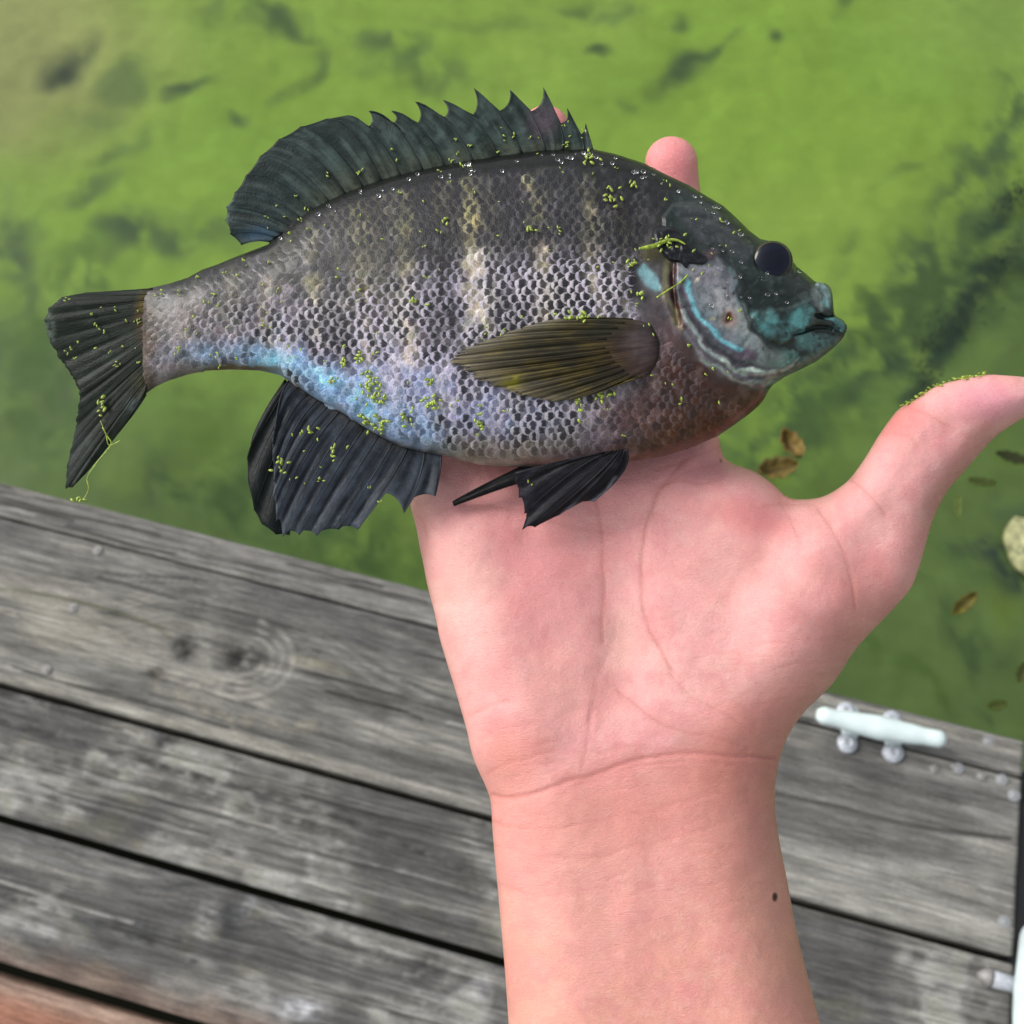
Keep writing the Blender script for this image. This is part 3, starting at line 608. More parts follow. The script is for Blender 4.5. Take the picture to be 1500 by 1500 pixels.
# pads and mounds of the palm
for c, r in [((1160, 905, -56), 72), ((1205, 830, -66), 64), ((742, 930, -82), 72), ((765, 1040, -70), 76), ((700, 800, -92), 62), ((1075, 745, -98), 56)]:
    capsule(c, (c[0]+1, c[1]+40, c[2]+2), r, r*.96, 40)
def surface_nets(F, ox, oy, oz):
    Sg = F < 0; n0, n1_, n2_ = F.shape; s8 = [Sg[i:n0-1+i, j:n1_-1+j, k:n2_-1+k] for i in (0, 1) for j in (0, 1) for k in (0, 1)]
    any_ = s8[0].copy(); all_ = s8[0].copy()
    for q in s8[1:]: any_ |= q; all_ &= q
    act = any_ & ~all_; idx = np.argwhere(act); ID = np.full(act.shape, -1, np.int32); ID[act] = np.arange(len(idx))
    pos = np.zeros((len(idx), 3)); cnt = np.zeros(len(idx)); cor = [(i, j, k) for i in (0, 1) for j in (0, 1) for k in (0, 1)]
    for a in range(8):
        for b in range(a+1, 8):
            ca, cb = np.array(cor[a]), np.array(cor[b])
            if np.abs(ca-cb).sum() != 1: continue
            fa = F[tuple((idx+ca).T)].astype(float); fb = F[tuple((idx+cb).T)].astype(float); m = (fa < 0) != (fb < 0)
            t = np.where(m, fa/np.where(m, fa-fb, 1), 0); pos += m[:, None]*(ca+t[:, None]*(cb-ca)); cnt += m
    pos = idx + pos/cnt[:, None]; Q = []
    for axn in range(3):
        sl0 = [slice(None)]*3; sl1 = [slice(None)]*3; sl0[axn] = slice(0, -1); sl1[axn] = slice(1, None)
        A_ = Sg[tuple(sl0)]; B_ = Sg[tuple(sl1)]; e = np.argwhere(A_ != B_); o1, o2 = [(1, 2), (2, 0), (0, 1)][axn]
        e = e[(e[:, o1] > 0) & (e[:, o2] > 0) & (e[:, o1] < F.shape[o1]-1) & (e[:, o2] < F.shape[o2]-1)]
        s = A_[tuple(e.T)]; g = []
        for (p1, p2) in [(-1, -1), (0, -1), (0, 0), (-1, 0)]:
            q = e.copy(); q[:, o1] += p1; q[:, o2] += p2; g.append(ID[tuple(q.T)])
        g = np.stack(g, -1); g[~s] = g[~s][:, ::-1]; Q.append(g)
    Q = np.vstack(Q); return pos, Q[(Q >= 0).all(1)]
Vh, Qh = surface_nets(F3, 0, 0, 0); del F3
step3 = np.array([st3, st3, st3*1.25]); Vh = Vh*step3 + np.array([hu[0], hv[0], hz_[0]])
def laplace(V, Q, it, lam=.5, mu=-.52):
    e = np.vstack([Q[:, [0, 1]], Q[:, [1, 2]], Q[:, [2, 3]], Q[:, [3, 0]]]); n = len(V); deg = np.bincount(e[:, 0], minlength=n)+np.bincount(e[:, 1], minlength=n)
    for i in range(it):
        s = np.stack([np.bincount(e[:, 0], V[e[:, 1], c], n)+np.bincount(e[:, 1], V[e[:, 0], c], n) for c in range(3)], -1)
        V = V + (lam if i % 2 == 0 else mu)*(s/np.maximum(deg, 1)[:, None]-V)
    return V
Vh = laplace(Vh, Qh, 16)
def vnormals(V, Q):
    a = np.cross(V[Q[:, 2]]-V[Q[:, 0]], V[Q[:, 3]]-V[Q[:, 1]]); N_ = np.stack([sum(np.bincount(Q[:, k], a[:, c], len(V)) for k in range(4)) for c in range(3)], -1)
    return N_/(np.linalg.norm(N_, axis=1, keepdims=True)+1e-9)
Nh = vnormals(Vh, Qh)
if Nh[np.argmax(Vh[:, 2])][2] < 0: Qh = Qh[:, ::-1].copy(); Nh = -Nh
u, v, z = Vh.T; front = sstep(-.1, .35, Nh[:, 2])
p = Paint(u, v, (248, 180, 177), warp=5, wscale=60)
q1 = fbm(u/150, v/150, 71, 4); q2 = fbm(u/46, v/46, 75, 4); q3 = fbm(u/14, v/14, 79, 3)
tanw = sstep(1090, 1420, v)
p.mix(tanw*.9, (234, 166, 148))
p.mix(sstep(.5, .7, q1)*.35, (234, 156, 152)); p.mix(sstep(.5, .3, q1)*.4*(1-tanw), (243, 192, 180)); p.mix(sstep(.5, .7, q2)*.3, (228, 140, 140)); p.mix(sstep(.5, .68, fbm(u/22, v/22, 83, 3))*.22, (228, 146, 150)); p.mix(sstep(.52, .75, q3)*.2, (246, 200, 188))
for c, r, col, a, an in [((790, 810), (150, 70), (232, 146, 146), .45, 25), ((690, 870), (60, 130), (246, 196, 184), .6, -12), ((830, 1000), (120, 90), (242, 178, 168), .5, 0), ((905, 940), (40, 60), (246, 198, 184), .6, 0), ((1080, 830), (130, 90), (242, 180, 172), .5, 10),
                         ((790, 900), (80, 70), (234, 152, 150), .4, 0), ((1100, 760), (90, 30), (232, 138, 136), .5, 15), ((1320, 620), (50, 26), (240, 128, 124), .6, -40), ((1450, 590), (70, 40), (238, 160, 176), .6, 0), ((1270, 740), (60, 70), (240, 176, 172), .4, 0),
                         ((1250, 850), (70, 60), (222, 142, 132), .35, 0), ((1120, 1050), (110, 60), (212, 138, 126), .6, -30), ((1060, 1120), (100, 50), (206, 134, 120), .5, 0), ((740, 1130), (60, 80), (226, 146, 132), .4, 0), ((900, 1190), (230, 90), (224, 148, 134), .65, -6), ((1080, 1130), (110, 90), (196, 126, 112), .6, -10), ((1200, 960), (110, 60), (212, 146, 138), .5, -45), ((1240, 920), (110, 40), (218, 146, 138), .5, -45), ((1400, 700), (120, 26), (204, 136, 128), .6, -58), ((1480, 640), (50, 20), (204, 138, 134), .5, -35), ((1150, 970), (90, 40), (216, 160, 156), .4, -40), ((980, 240), (60, 60), (240, 146, 148), .8, 0), ((800, 185), (50, 50), (236, 132, 138), .8, 0), ((760, 1100), (60, 50), (232, 150, 138), .5, 0),  # brown blobs on thenar, right wrist and thumb's lower edge are painted shading
                         ((720, 1000), (40, 40), (228, 146, 140), .4, 0), ((1080, 1250), (90, 120), (208, 142, 126), .6, 0), ((1130, 1400), (60, 150), (224, 160, 142), .5, -12), ((840, 1320), (110, 150), (238, 174, 160), .5, 0), ((1020, 680), (50, 40), (212, 140, 146), .4, 0), ((960, 700), (120, 40), (224, 150, 150), .4, 0)]:
    p.blob(c, r, col, a, an)
crease = (196, 116, 108); C1 = [
    ([(720, 1165), (750, 1168), (782, 1163), (833, 1143), (884, 1130), (931, 1112), (987, 1104), (1072, 1107), (1134, 1110)], 4.2, .8, -4.5),
    ([(714, 1133), (743, 1118), (782, 1108), (810, 1100)], 2.6, .4, -1.5), ([(850, 1146), (940, 1120), (1040, 1118), (1130, 1124)], 2.2, .4, -1.4),
    ([(720, 1200), (760, 1214), (830, 1210), (930, 1190), (1040, 1168)], 2.4, .32, -1.2), ([(722, 1238), (800, 1252), (880, 1250), (960, 1234), (1060, 1204)], 2, .22, -.8), ([(726, 1290), (800, 1312), (890, 1296)], 2, .25, -.8),
    ([(872, 690), (876, 754), (882, 813), (886, 890), (880, 940)], 2.6, .5, -2), ([(1000, 676), (987, 692), (965, 722), (957, 742), (944, 779), (938, 839), (946, 894), (962, 941), (982, 980)], 3, .6, -2.6),
    ([(1060, 700), (1030, 706), (985, 705), (940, 730)], 2.2, .35, -1.4), ([(640, 752), (650, 745), (680, 738), (740, 742), (830, 770), (900, 778)], 2.4, .3, -1.4), ([(905, 1010), (957, 1052), (1008, 1073), (1093, 1093)], 2.6, .4, -1.8),
    ([(980, 985), (1012, 1018), (1059, 1044), (1115, 1082)], 2.2, .3, -1.3), ([(688, 1050), (715, 1038), (745, 1028)], 2.4, .35, -1.6), ([(704, 1085), (740, 1066), (790, 1058)], 2, .25, -1),
    ([(1201, 748), (1232, 798), (1247, 849), (1256, 890)], 3, .5, -2), ([(1244, 704), (1275, 728), (1298, 756)], 2.4, .5, -1.6), ([(1143, 735), (1155, 755), (1168, 782)], 2.4, .4, -1.4), ([(1110, 745), (1150, 738), (1195, 742)], 2, .3, -1), ([(1330, 597), (1360, 606), (1395, 624)], 2.6, .45, -1.6), ([(1298, 636), (1330, 640), (1345, 655)], 2, .3, -1),
    ([(1060, 655), (1020, 668), (960, 690)], 2.2, .35, -1.2), ([(1056, 680), (1010, 690), (965, 720), (955, 760)], 2, .3, -1), ([(605, 750), (620, 765), (625, 790)], 2, .3, -.8), ([(868, 1040), (860, 1090), (852, 1130)], 5, .12, -1), ([(905, 920), (880, 980), (865, 1060)], 7, .06, -1)]
for pts, w_, a_, h_ in C1: p.line(pts, w_*.62, crease, a_*.52, soft=w_*1.0, h=h_*.62, mod=0); p.line(pts, w_*3.2, (222, 146, 138), a_*.25, h=h_*.15)
rr_ = np.random.RandomState(3)
for i in range(110):      # the net of fine lines on wrist and heel of the hand
    x = rr_.uniform(715, 1135); y = rr_.uniform(1085, 1330); 
    if rr_.rand() < .35: x, y = rr_.uniform(1000, 1250), rr_.uniform(930, 1100)
    L_ = rr_.uniform(25, 85); a_ = rr_.normal(-.12, .16); w_ = rr_.uniform(1.0, 1.7)*1.3
    p.line([(x, y), (x+L_*.5*math.cos(a_), y+L_*.5*math.sin(a_)+rr_.normal(0, 3)), (x+L_*math.cos(a_), y+L_*math.sin(a_))], w_, (214, 140, 128), .17, soft=w_, h=-.45, smooth=False)
p.blob((1136, 1315), (4, 6.5), (70, 34, 30), 1, 0, hard=.5); p.blob((1160, 1237), (4, 4), (120, 60, 50), .6); p.blob((1058, 677), (3, 3), (120, 70, 60), .8)
# tendons and soft swellings
for pts, w_, h_ in [([(1240, 760), (1262, 740), (1285, 735)], 26, 3), ([(1345, 640), (1385, 625)], 30, -3), ([(1420, 600), (1480, 590)], 34, 4), ([(1300, 700), (1330, 660)], 40, 3), ([(930, 1200), (925, 1350), (920, 1600)], 24, 1.4), ([(1080, 1180), (1095, 1350), (1110, 1600)], 34, 1.8), ([(905, 860), (910, 1000)], 44, -12), ([(860, 760), (930, 900)], 80, -12), ([(820, 1010), (780, 1060)], 50, 4)]:
    p.line(pts, w_, None, 0, h=h_)
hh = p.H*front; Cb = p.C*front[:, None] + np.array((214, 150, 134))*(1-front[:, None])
hh += ((q2-.5)*3.0+(q3-.5)*.9)*front
Vh = Vh + Nh*hh[:, None]
hand = mesh('person', P(*Vh.T), Qh, M['skin'], col=Cb, uv=Vh/100.)
tag(hand, 'bare right hand and forearm, palm up, thumb stretched out, holding the fish over the pond', 'person')

# ================================================================ THE FISH
top_c = np.array([(190, 431), (205, 426), (218, 422), (246, 416), (274, 407), (296, 395), (319, 387), (340, 378), (366, 368), (392, 358), (420, 336), (440, 318), (460, 304), (500, 285), (540, 270), (580, 257), (620, 248), (660, 240), (700, 233), (740, 227), (800, 220), (868, 218), (900, 225), (944, 239), (977, 256), (1009, 271), (1035, 287), (1059, 301), (1079, 319), (1098, 338), (1114, 350), (1132, 354), (1147, 362), (1157, 376), (1167, 390), (1182, 402), (1192, 411), (1200, 415), (1208, 414.5), (1214, 418), (1218, 424), (1220, 436), (1221.5, 458), (1224, 463), (1230, 466), (1236, 470), (1241, 477)], float)
bot_c = np.array([(190, 576), (201, 584), (216, 575), (229, 566), (246, 558), (274, 549), (302, 543), (340, 541.5), (381, 543), (410, 549.5), (423, 558), (464, 585), (505, 607), (547, 634), (588, 655), (629, 664), (660, 670), (683, 677), (707, 682), (750, 684), (800, 684), (850, 682), (900, 678), (940, 674), (973, 668), (1017, 654), (1053, 638), (1079, 620), (1097, 607), (1112, 594), (1120, 584), (1126, 572), (1132, 564), (1150, 552), (1173, 541), (1197, 529), (1211, 518), (1226, 505.5), (1236, 494), (1240, 485), (1241, 480)], float)
th_c = np.array([(190, 6), (207, 6), (215, 13), (224, 15.5), (260, 24), (330, 32), (420, 44), (520, 60), (640, 74), (760, 80), (900, 82), (1000, 77), (1080, 64), (1130, 52), (1180, 38), (1215, 25), (1236, 12), (1241, 4)], float)
def tb(u): return np.interp(u, top_c[:, 0], top_c[:, 1]), np.interp(u, bot_c[:, 0], bot_c[:, 1]), np.interp(u, th_c[:, 0], th_c[:, 1])
def prof(n): return np.clip(1-np.abs(n)**2.1, 0, 1)**.58
def bodyZ(u, v):
    t, b, T = tb(u); n = np.clip((v-(t+b)/2)/((b-t)/2+1e-6), -1, 1); return T*prof(n)
GILL = [(972, 318), (975, 350), (984, 390), (988, 429), (994, 473), (1006, 497), (1027, 523), (1056, 547), (1085, 561), (1115, 568), (1127, 570)]
def fish_colour(u, v, pockets=False):
    """ground colour of the skin"""
    u = u.ravel(); v = v.ravel(); t, b, T = tb(u); n = (v-(t+b)/2)/((b-t)/2+1e-6)
    p = Paint(u, v, (104, 99, 104), warp=9, wscale=24)
    q1 = fbm(u/60, v/60, 101, 4); q2 = fbm(u/16, v/22, 103, 3); bars = fbm(u/34, v/240, 107, 3)
    p.mix(sstep(-.05, -.42, n)*.94, (34, 35, 31)); p.mix(sstep(-.55, -.9, n)*.9, (26, 30, 26))
    p.mix(sstep(350, 440, v)*sstep(600, 520, v)*sstep(400, 620, u)*.4, (138, 134, 142))
    p.mix(sstep(.5, .8, n)*.6, (112, 104, 98))
    for c, r, col, a, an in [((330, 500), (120, 40), (138, 130, 134), .7, 5), ((260, 470), (60, 46), (150, 142, 134), .7, 0), ((330, 440), (100, 30), (112, 104, 100), .6, -15), ((260, 430), (60, 12), (60, 60, 52), .7, -15), ((214, 470), (13, 40), (124, 84, 44), .85, 0), ((208, 445), (9, 18), (104, 88, 20), .8, 0), ((216, 505), (12, 22), (150, 112, 92), .6, 0),
                            ((212, 560), (20, 18), (60, 56, 40), .7, 0), ((340, 516), (100, 24), (132, 168, 204), .8, 3), ((440, 536), (90, 42), (124, 178, 226), .8, 24), ((530, 575), (116, 66), (124, 170, 222), .82, 32), ((560, 530), (110, 46), (142, 146, 192), .6, 12), ((610, 622), (76, 40), (132, 168, 214), .8, 25), ((400, 528), (30, 14), (124, 206, 236), .7, 5), ((480, 545), (34, 22), (126, 202, 240), .7, 25), ((540, 600), (30, 20), (124, 200, 236), .6, 30), ((640, 570), (110, 56), (146, 156, 196), .75, 10), ((480, 505), (110, 50), (148, 152, 190), .6, 15), ((720, 600), (120, 52), (142, 148, 190), .8, 8), ((830, 560), (80, 50), (140, 136, 172), .5, 0), ((830, 610), (70, 34), (128, 128, 150), .6, 0), ((640, 652), (34, 10), (110, 130, 150), .7, 10),
                            ((700, 450), (140, 70), (150, 142, 162), .6, 0), ((560, 490), (120, 46), (140, 134, 152), .5, 0), ((840, 400), (90, 60), (142, 138, 142), .55, 0), ((740, 660), (120, 20), (118, 106, 96), .8, 0), ((760, 676), (120, 9), (150, 128, 108), .6, 0), ((688, 674), (26, 8), (190, 170, 150), .6, 10), ((480, 618), (60, 12), (84, 80, 74), .8, 38), ((610, 660), (60, 8), (70, 72, 72), .8, 14), ((430, 566), (20, 8), (90, 80, 70), .8, 30), ((350, 541), (80, 6), (92, 72, 52), .8, 0),
                            ((910, 620), (80, 60), (98, 80, 92), .8, 0), ((960, 600), (100, 70), (92, 60, 54), .9, 0), ((900, 560), (50, 40), (90, 72, 72), .6, 0), ((1010, 560), (104, 92), (68, 42, 34), 1, 40), ((1060, 590), (90, 34), (60, 32, 18), 1, -25), ((1030, 620), (136, 40), (68, 34, 12), 1, -25), ((960, 658), (90, 16), (90, 58, 40), .7, -6), ((1100, 585), (30, 22), (66, 40, 24), .8, 0), ((960, 460), (40, 36), (82, 72, 74), .7, 0), ((970, 500), (46, 40), (92, 72, 74), .8, 0), ((940, 380), (34, 70), (96, 92, 90), .6, 0)]:
        p.blob(c, r, col, a, an)
    p.mix(sstep(.5, .38, fbm(u/38, v/150+3, 117, 2))*sstep(.75, .5, n)*sstep(240, 420, u)*sstep(960, 900, u)*.55, (82, 80, 86)); p.mix(sstep(.52, .66, fbm(u/30, v/70+9, 118, 3))*sstep(-.35, -.1, n)*sstep(.9, .6, n)*sstep(240, 420, u)*sstep(960, 900, u)*.5, (196, 188, 198))
    dkb = (56, 56, 58)
    for x, w_, y0, y1, a in [(742, 24, 235, 520, .62), (642, 22, 245, 520, .62), (562, 18, 262, 500, .6), (494, 18, 292, 500, .5), (425, 16, 350, 480, .4), (835, 24, 235, 480, .55), (912, 22, 245, 420, .5)]:
        p.line([(x-3, y0), (x, (y0+y1)/2), (x+5, y1)], w_*1.15, (34, 34, 36), min(a*1.8, 1), soft=w_*.9, mod=30)
    for x, w_, y0, y1, a in [(690, 12, 262, 390, .8), (592, 10, 285, 420, .75), (528, 10, 300, 430, .65), (788, 12, 262, 390, .75), (460, 10, 345, 440, .6), (868, 11, 262, 380, .5)]:
        p.line([(x-4, y0), (x, (y0+y1)/2), (x+4, y1)], w_*1.1, (150, 143, 98), a*1.3, mod=22)
    for x, w_, y0, y1, a in [(696, 14, 370, 520, .85), (598, 11, 410, 530, .7), (532, 11, 420, 520, .55), (796, 13, 370, 480, .8), (876, 12, 370, 460, .5), (465, 10, 430, 510, .45), (388, 12, 420, 500, .4)]:
        p.line([(x-2, y0), (x, (y0+y1)/2), (x+6, y1)], w_*1.15, (214, 200, 172), a*1.35, mod=24)
    p.blob((702, 420), (20, 70), (206, 200, 196), .7, 0, mod=16); p.blob((795, 420), (18, 60), (196, 180, 160), .5, 0, mod=12); p.blob((604, 440), (13, 40), (178, 172, 160), .4, 0, mod=12); p.blob((796, 352), (12, 10), (190, 150, 120), .6, 0, mod=8)  # first blob paints a white highlight onto the flank
    p.mix(sstep(.52, .75, q2)*.3, (160, 152, 160)); p.mix(sstep(.48, .3, q2)*.3, (60, 62, 66)); p.mix(sstep(.55, .7, bars)*sstep(.45, -.1, n)*.35*(u < 930), (110, 106, 78)); p.mix(sstep(.5, .36, bars)*sstep(.5, -.1, n)*.3, (58, 58, 60))
    p.mix(sstep(238, 212, u + 26*(q2-.5) + 14*(q1-.5))*.85, (62, 50, 34))
    p.mix(sstep(-.87, -.92, n)*.97*(u > 250)*(u < 1030), (11, 14, 9))
    head_paint(p)
    return p
def head_paint(p):
    gp = catmull(GILL, 5); hp = np.vstack([gp, [(1126, 572), (1260, 560), (1260, 330), (1100, 300), (1030, 262), (985, 285)]])
    u, v = p.U, p.V; m = inpoly(u, v, hp)
    if not m.any(): return
    q = fbm(u/22, v/22, 131, 4); q2 = fbm(u/7, v/7, 133, 3)
    inside = 1-sstep(-6, 6, np.where(m, -dpoly(u, v, hp, True), dpoly(u, v, hp, True)))
    p.mix(inside, (32, 42, 40)); p.mix(inside*sstep(.5, .7, q)*.4, (62, 74, 70)); p.mix(inside*sstep(.5, .3, q)*.4, (32, 40, 38))
    p.blob((1176, 408), (4, 3), (14, 18, 16), .9); p.blob((1168, 402), (3, 2.5), (14, 18, 16), .8); p.line([(1002, 352), (1030, 338), (1070, 345), (1100, 362)], 2.2, (20, 26, 24), .7); p.line([(1092, 410), (1120, 428), (1160, 432), (1186, 424)], 2, (22, 28, 26), .6); p.line([(1088, 400), (1096, 440), (1108, 458)], 2.4, (26, 32, 32), .7)
    p.line([(930, 236), (985, 262), (1040, 292), (1090, 335)], 10, (30, 38, 26), .85); p.line([(1000, 318), (1050, 325), (1100, 352)], 8, (34, 42, 38), .6)
    p.poly([(990, 300), (1040, 310), (1090, 350), (1090, 395), (1060, 360), (1010, 345)], (70, 72, 76), .6, 8)
    # cheek and gill plates
    p.poly([(990, 392), (1040, 385), (1062, 392), (1080, 425), (1092, 470), (1112, 500), (1118, 530), (1080, 520), (1040, 492), (1008, 450), (996, 420)], (140, 142, 150), .9, 8)
    p.poly([(1020, 335), (1050, 345), (1070, 380), (1085, 430), (1070, 440), (1050, 400), (1020, 372)], (96, 88, 96), .7, 8, mod=16); p.blob((1040, 372), (14, 10), (120, 84, 98), .6)
    p.poly([(1085, 440), (1100, 470), (1125, 505), (1150, 515), (1140, 540), (1100, 530), (1080, 500), (1072, 460)], (150, 158, 154), .7, 8); p.blob((1058, 448), (24, 36), (168, 168, 168), .55, -20); p.poly([(1000, 400), (1030, 440), (1070, 480), (1104, 500), (1112, 528), (1070, 514), (1030, 480), (1002, 440)], (92, 118, 124), .55, 8, mod=10); p.blob((1030, 405), (24, 16), (136, 128, 140), .6)
    p.poly([(993, 440), (1010, 470), (1045, 510), (1085, 535), (1120, 545), (1122, 566), (1085, 560), (1040, 540), (1008, 500), (996, 475)], (126, 120, 128), .9, 4)
    for pts, w_, col, a in [([(1000, 424), (1020, 460), (1050, 492), (1090, 520), (1108, 528)], 6, (88, 72, 86), .85), ([(1001, 412), (1014, 446), (1036, 476), (1062, 500), (1084, 512)], 3.6, (126, 206, 220), .95), ([(1003, 452), (1030, 492), (1066, 522), (1100, 538), (1125, 541)], 3, (70, 60, 72), .8),
                            ([(1000, 458), (1026, 500), (1062, 531), (1100, 546), (1130, 545)], 3, (176, 196, 190), .8), ([(1006, 480), (1030, 512), (1062, 538), (1100, 553), (1135, 550)], 2.2, (84, 80, 84), .7), ([(1030, 524), (1066, 548), (1100, 560), (1135, 558)], 2.6, (150, 172, 160), .8), ([(1070, 556), (1100, 566), (1125, 566)], 2, (80, 86, 80), .7),
                            ([(1060, 530), (1100, 545), (1140, 541), (1165, 526)], 2.6, (178, 200, 184), .75), ([(1090, 533), (1130, 536), (1160, 522)], 2, (92, 106, 98), .7), ([(1120, 556), (1150, 545), (1180, 530)], 4, (128, 144, 128), .7), ([(1130, 530), (1160, 534), (1190, 520)], 5, (110, 124, 112), .5),
                            ([(986, 384), (988, 430), (994, 474)], 4.5, (62, 26, 22), .95), ([(976, 384), (974, 430), (988, 470)], 5.5, (122, 118, 84), .8), ([(970, 420), (980, 455), (994, 478)], 3, (150, 140, 106), .6),
                            ([(1046, 345), (1068, 378), (1082, 425), (1094, 468), (1114, 498), (1134, 508)], 2.0, (40, 46, 48), .7), ([(1068, 395), (1080, 430), (1086, 448)], 2.2, (110, 140, 148), .5), ([(1050, 380), (1062, 410), (1070, 440)], 2.5, (110, 116, 124), .5)]:
        p.line(pts, w_, col, a)
    # turquoise mouth
    p.poly([(1104, 460), (1128, 458), (1150, 468), (1170, 450), (1190, 448), (1194, 470), (1180, 484), (1160, 500), (1136, 499), (1116, 486)], (84, 148, 148), .85, 9, mod=16)
    p.poly([(1104, 462), (1128, 462), (1150, 472), (1186, 458), (1190, 470), (1160, 494), (1130, 494)], (112, 176, 178), .4, 8, mod=9)
    p.poly([(1112, 505), (1140, 512), (1166, 500), (1172, 520), (1150, 536), (1124, 530)], (96, 146, 136), .8, 7, mod=14)
    p.poly([(1170, 490), (1200, 484), (1232, 486), (1226, 502), (1200, 514), (1176, 516)], (86, 136, 132), .8, 8, mod=12); p.line([(1172, 534), (1200, 520), (1228, 500)], 5, (74, 112, 108), .7); p.line([(1140, 550), (1180, 533), (1215, 512)], 5, (96, 104, 94), .6)
    p.poly([(1192, 424), (1206, 416), (1218, 424), (1219, 440), (1208, 462), (1196, 452), (1188, 436)], (106, 118, 116), .8, 4); p.blob((1213, 442), (6, 11), (120, 206, 214), .85); p.blob((1226, 476), (14, 6), (90, 140, 138), .6)
    p.line([(1102, 470), (1110, 486), (1128, 499), (1150, 503), (1164, 494)], 2.4, (24, 34, 34), .9); p.line([(1164, 489), (1180, 484), (1202, 479), (1232, 485)], 2.8, (18, 26, 26), .95); p.line([(1190, 440), (1196, 462), (1182, 480)], 2, (38, 46, 44), .7); p.line([(1196, 462), (1212, 466), (1222, 464)], 2.2, (30, 38, 36), .9)
    p.blob((1065, 467), (15, 17), (176, 136, 116), .6); p.blob((1065, 466), (6, 8), (60, 26, 16), .95, 20, hard=.4); p.blob((1018, 412), (6, 6), (222, 214, 188), .9); p.blob((1044, 464), (4, 4), (190, 180, 120), .7)
    for x, y in [(1059, 422), (1076, 414), (1078, 430), (1188, 446), (1118, 512), (1202, 494), (1194, 488), (1150, 488), (1112, 386), (1120, 405), (1094, 398)]: p.blob((x, y), (3, 3), (30, 36, 36), .8)
    # blue patch behind the gill opening
    p.poly([(935, 392), (948, 387), (958, 405), (965, 420), (956, 426), (942, 414)], (138, 188, 196), .85, 4); p.blob((955, 372), (24, 14), (96, 90, 62), .7); p.blob((960, 440), (20, 14), (92, 84, 84), .6)
    p.mix(inside*sstep(.58, .75, q2)*.12, (190, 200, 200)); p.mix(inside*sstep(.42, .3, q2)*.25, (40, 50, 50))
def head_relief(u, v):
    p = Paint(u.ravel(), v.ravel(), (0, 0, 0)); hp = np.vstack([catmull(GILL, 5), [(1150, 560), (1260, 560), (1260, 330), (1110, 330), (1020, 300), (985, 300)]])
    p.poly(hp, None, 0, 3.5, h=5.0, smooth=False)
    p.poly([(1050, 345), (1070, 378), (1083, 425), (1095, 468), (1116, 499), (1140, 508), (1180, 500), (1200, 440), (1140, 400), (1090, 350)], None, 0, 4, h=1.0)
    p.poly([(1102, 462), (1112, 486), (1132, 499), (1152, 502), (1170, 488), (1196, 470), (1190, 440), (1160, 450), (1130, 455)], None, 0, 4, h=4.5)
    for pts, w_, h_ in [([(1164, 489), (1180, 484), (1202, 479), (1236, 485)], 3.4, -7), ([(1196, 462), (1212, 466), (1222, 464)], 3, -8), ([(1000, 424), (1020, 460), (1050, 492), (1090, 520)], 5, -2.2), ([(1001, 412), (1014, 446), (1036, 476), (1062, 500), (1084, 512)], 3.6, 2.2), ([(1003, 452), (1030, 492), (1066, 522), (1100, 538)], 3.4, -2.4), ([(1000, 458), (1026, 500), (1062, 531), (1100, 546), (1130, 545)], 3, 2.4),
                        ([(1006, 480), (1030, 512), (1062, 538), (1100, 553)], 2.4, -2), ([(1030, 524), (1066, 548), (1100, 560)], 2.6, 2.2), ([(1060, 530), (1100, 545), (1140, 541), (1165, 526)], 3, 2.2), ([(1120, 556), (1150, 545), (1180, 530)], 4, 2), ([(986, 384), (988, 430), (994, 474)], 4, -7), ([(970, 420), (980, 455), (994, 478)], 3, 2.5), ([(1195, 420), (1204, 436), (1206, 456)], 4, 3), ([(1046, 345), (1068, 378), (1082, 425), (1094, 468)], 2.4, -1.2), ([(1000, 318), (1040, 322), (1100, 352)], 4, -2)]:
        p.line(pts, w_, None, 0, h=h_)
    p.blob((1131, 382), (40, 36), None, 0, h=3.5, hard=.6); p.blob((1131, 382), (27, 27), None, 0, h=-6, hard=.7); p.blob((1065, 467), (7, 9), None, 0, h=-3)
    q = fbm(u/11, v/11, 141, 3)
    return (p.H + (q.ravel()-.5)*1.6*sstep(930, 990, u.ravel())).reshape(u.shape)
fish = empty('sunfish', tuple(P(700, 600, -70)), 'dark wet sunfish with blue flank, lying on the open hand, head to the right', 'fish')
nu = np.concatenate([np.arange(207, 960, 3.2), np.arange(960, 1190, 1.9), np.arange(1190, 1241.2, 1.1)])
sf = np.linspace(-1, 1, 201); nf = np.sin(sf*math.pi/2)*.55+sf*.45; nb_ = np.linspace(1, -1, 42)[1:-1]
t, b, T = tb(nu); mid = (t+b)/2; hf = (b-t)/2
uf = np.repeat(nu[:, None], len(nf), 1); vf = mid[:, None]+hf[:, None]*nf[None]
zf = T[:, None]*prof(nf)[None] + head_relief(uf, vf)*np.clip((1-np.abs(nf[None]))*7, 0, 1)
pf = fish_colour(uf, vf); Cf = pf.C.reshape(uf.shape+(3,))
ub = np.repeat(nu[:, None], len(nb_), 1); vb = mid[:, None]+hf[:, None]*nb_[None]; zb = -T[:, None]*prof(nb_)[None]*.92; Cb_ = fish_colour(ub, vb).C.reshape(ub.shape+(3,))
Ua = np.concatenate([uf, ub], 1); Va = np.concatenate([vf, vb], 1); Za = np.concatenate([zf, zb], 1); Ca = np.concatenate([Cf, Cb_], 1)
nr, nc = Ua.shape; Fb = gridF(nr, nc, True)[:, ::-1].copy()
body = mesh('body', P(Ua, Va, Za), Fb, M['fish_skin'], fish, col=Ca, uv=np.stack([Ua, Va, Za], -1)/100.)

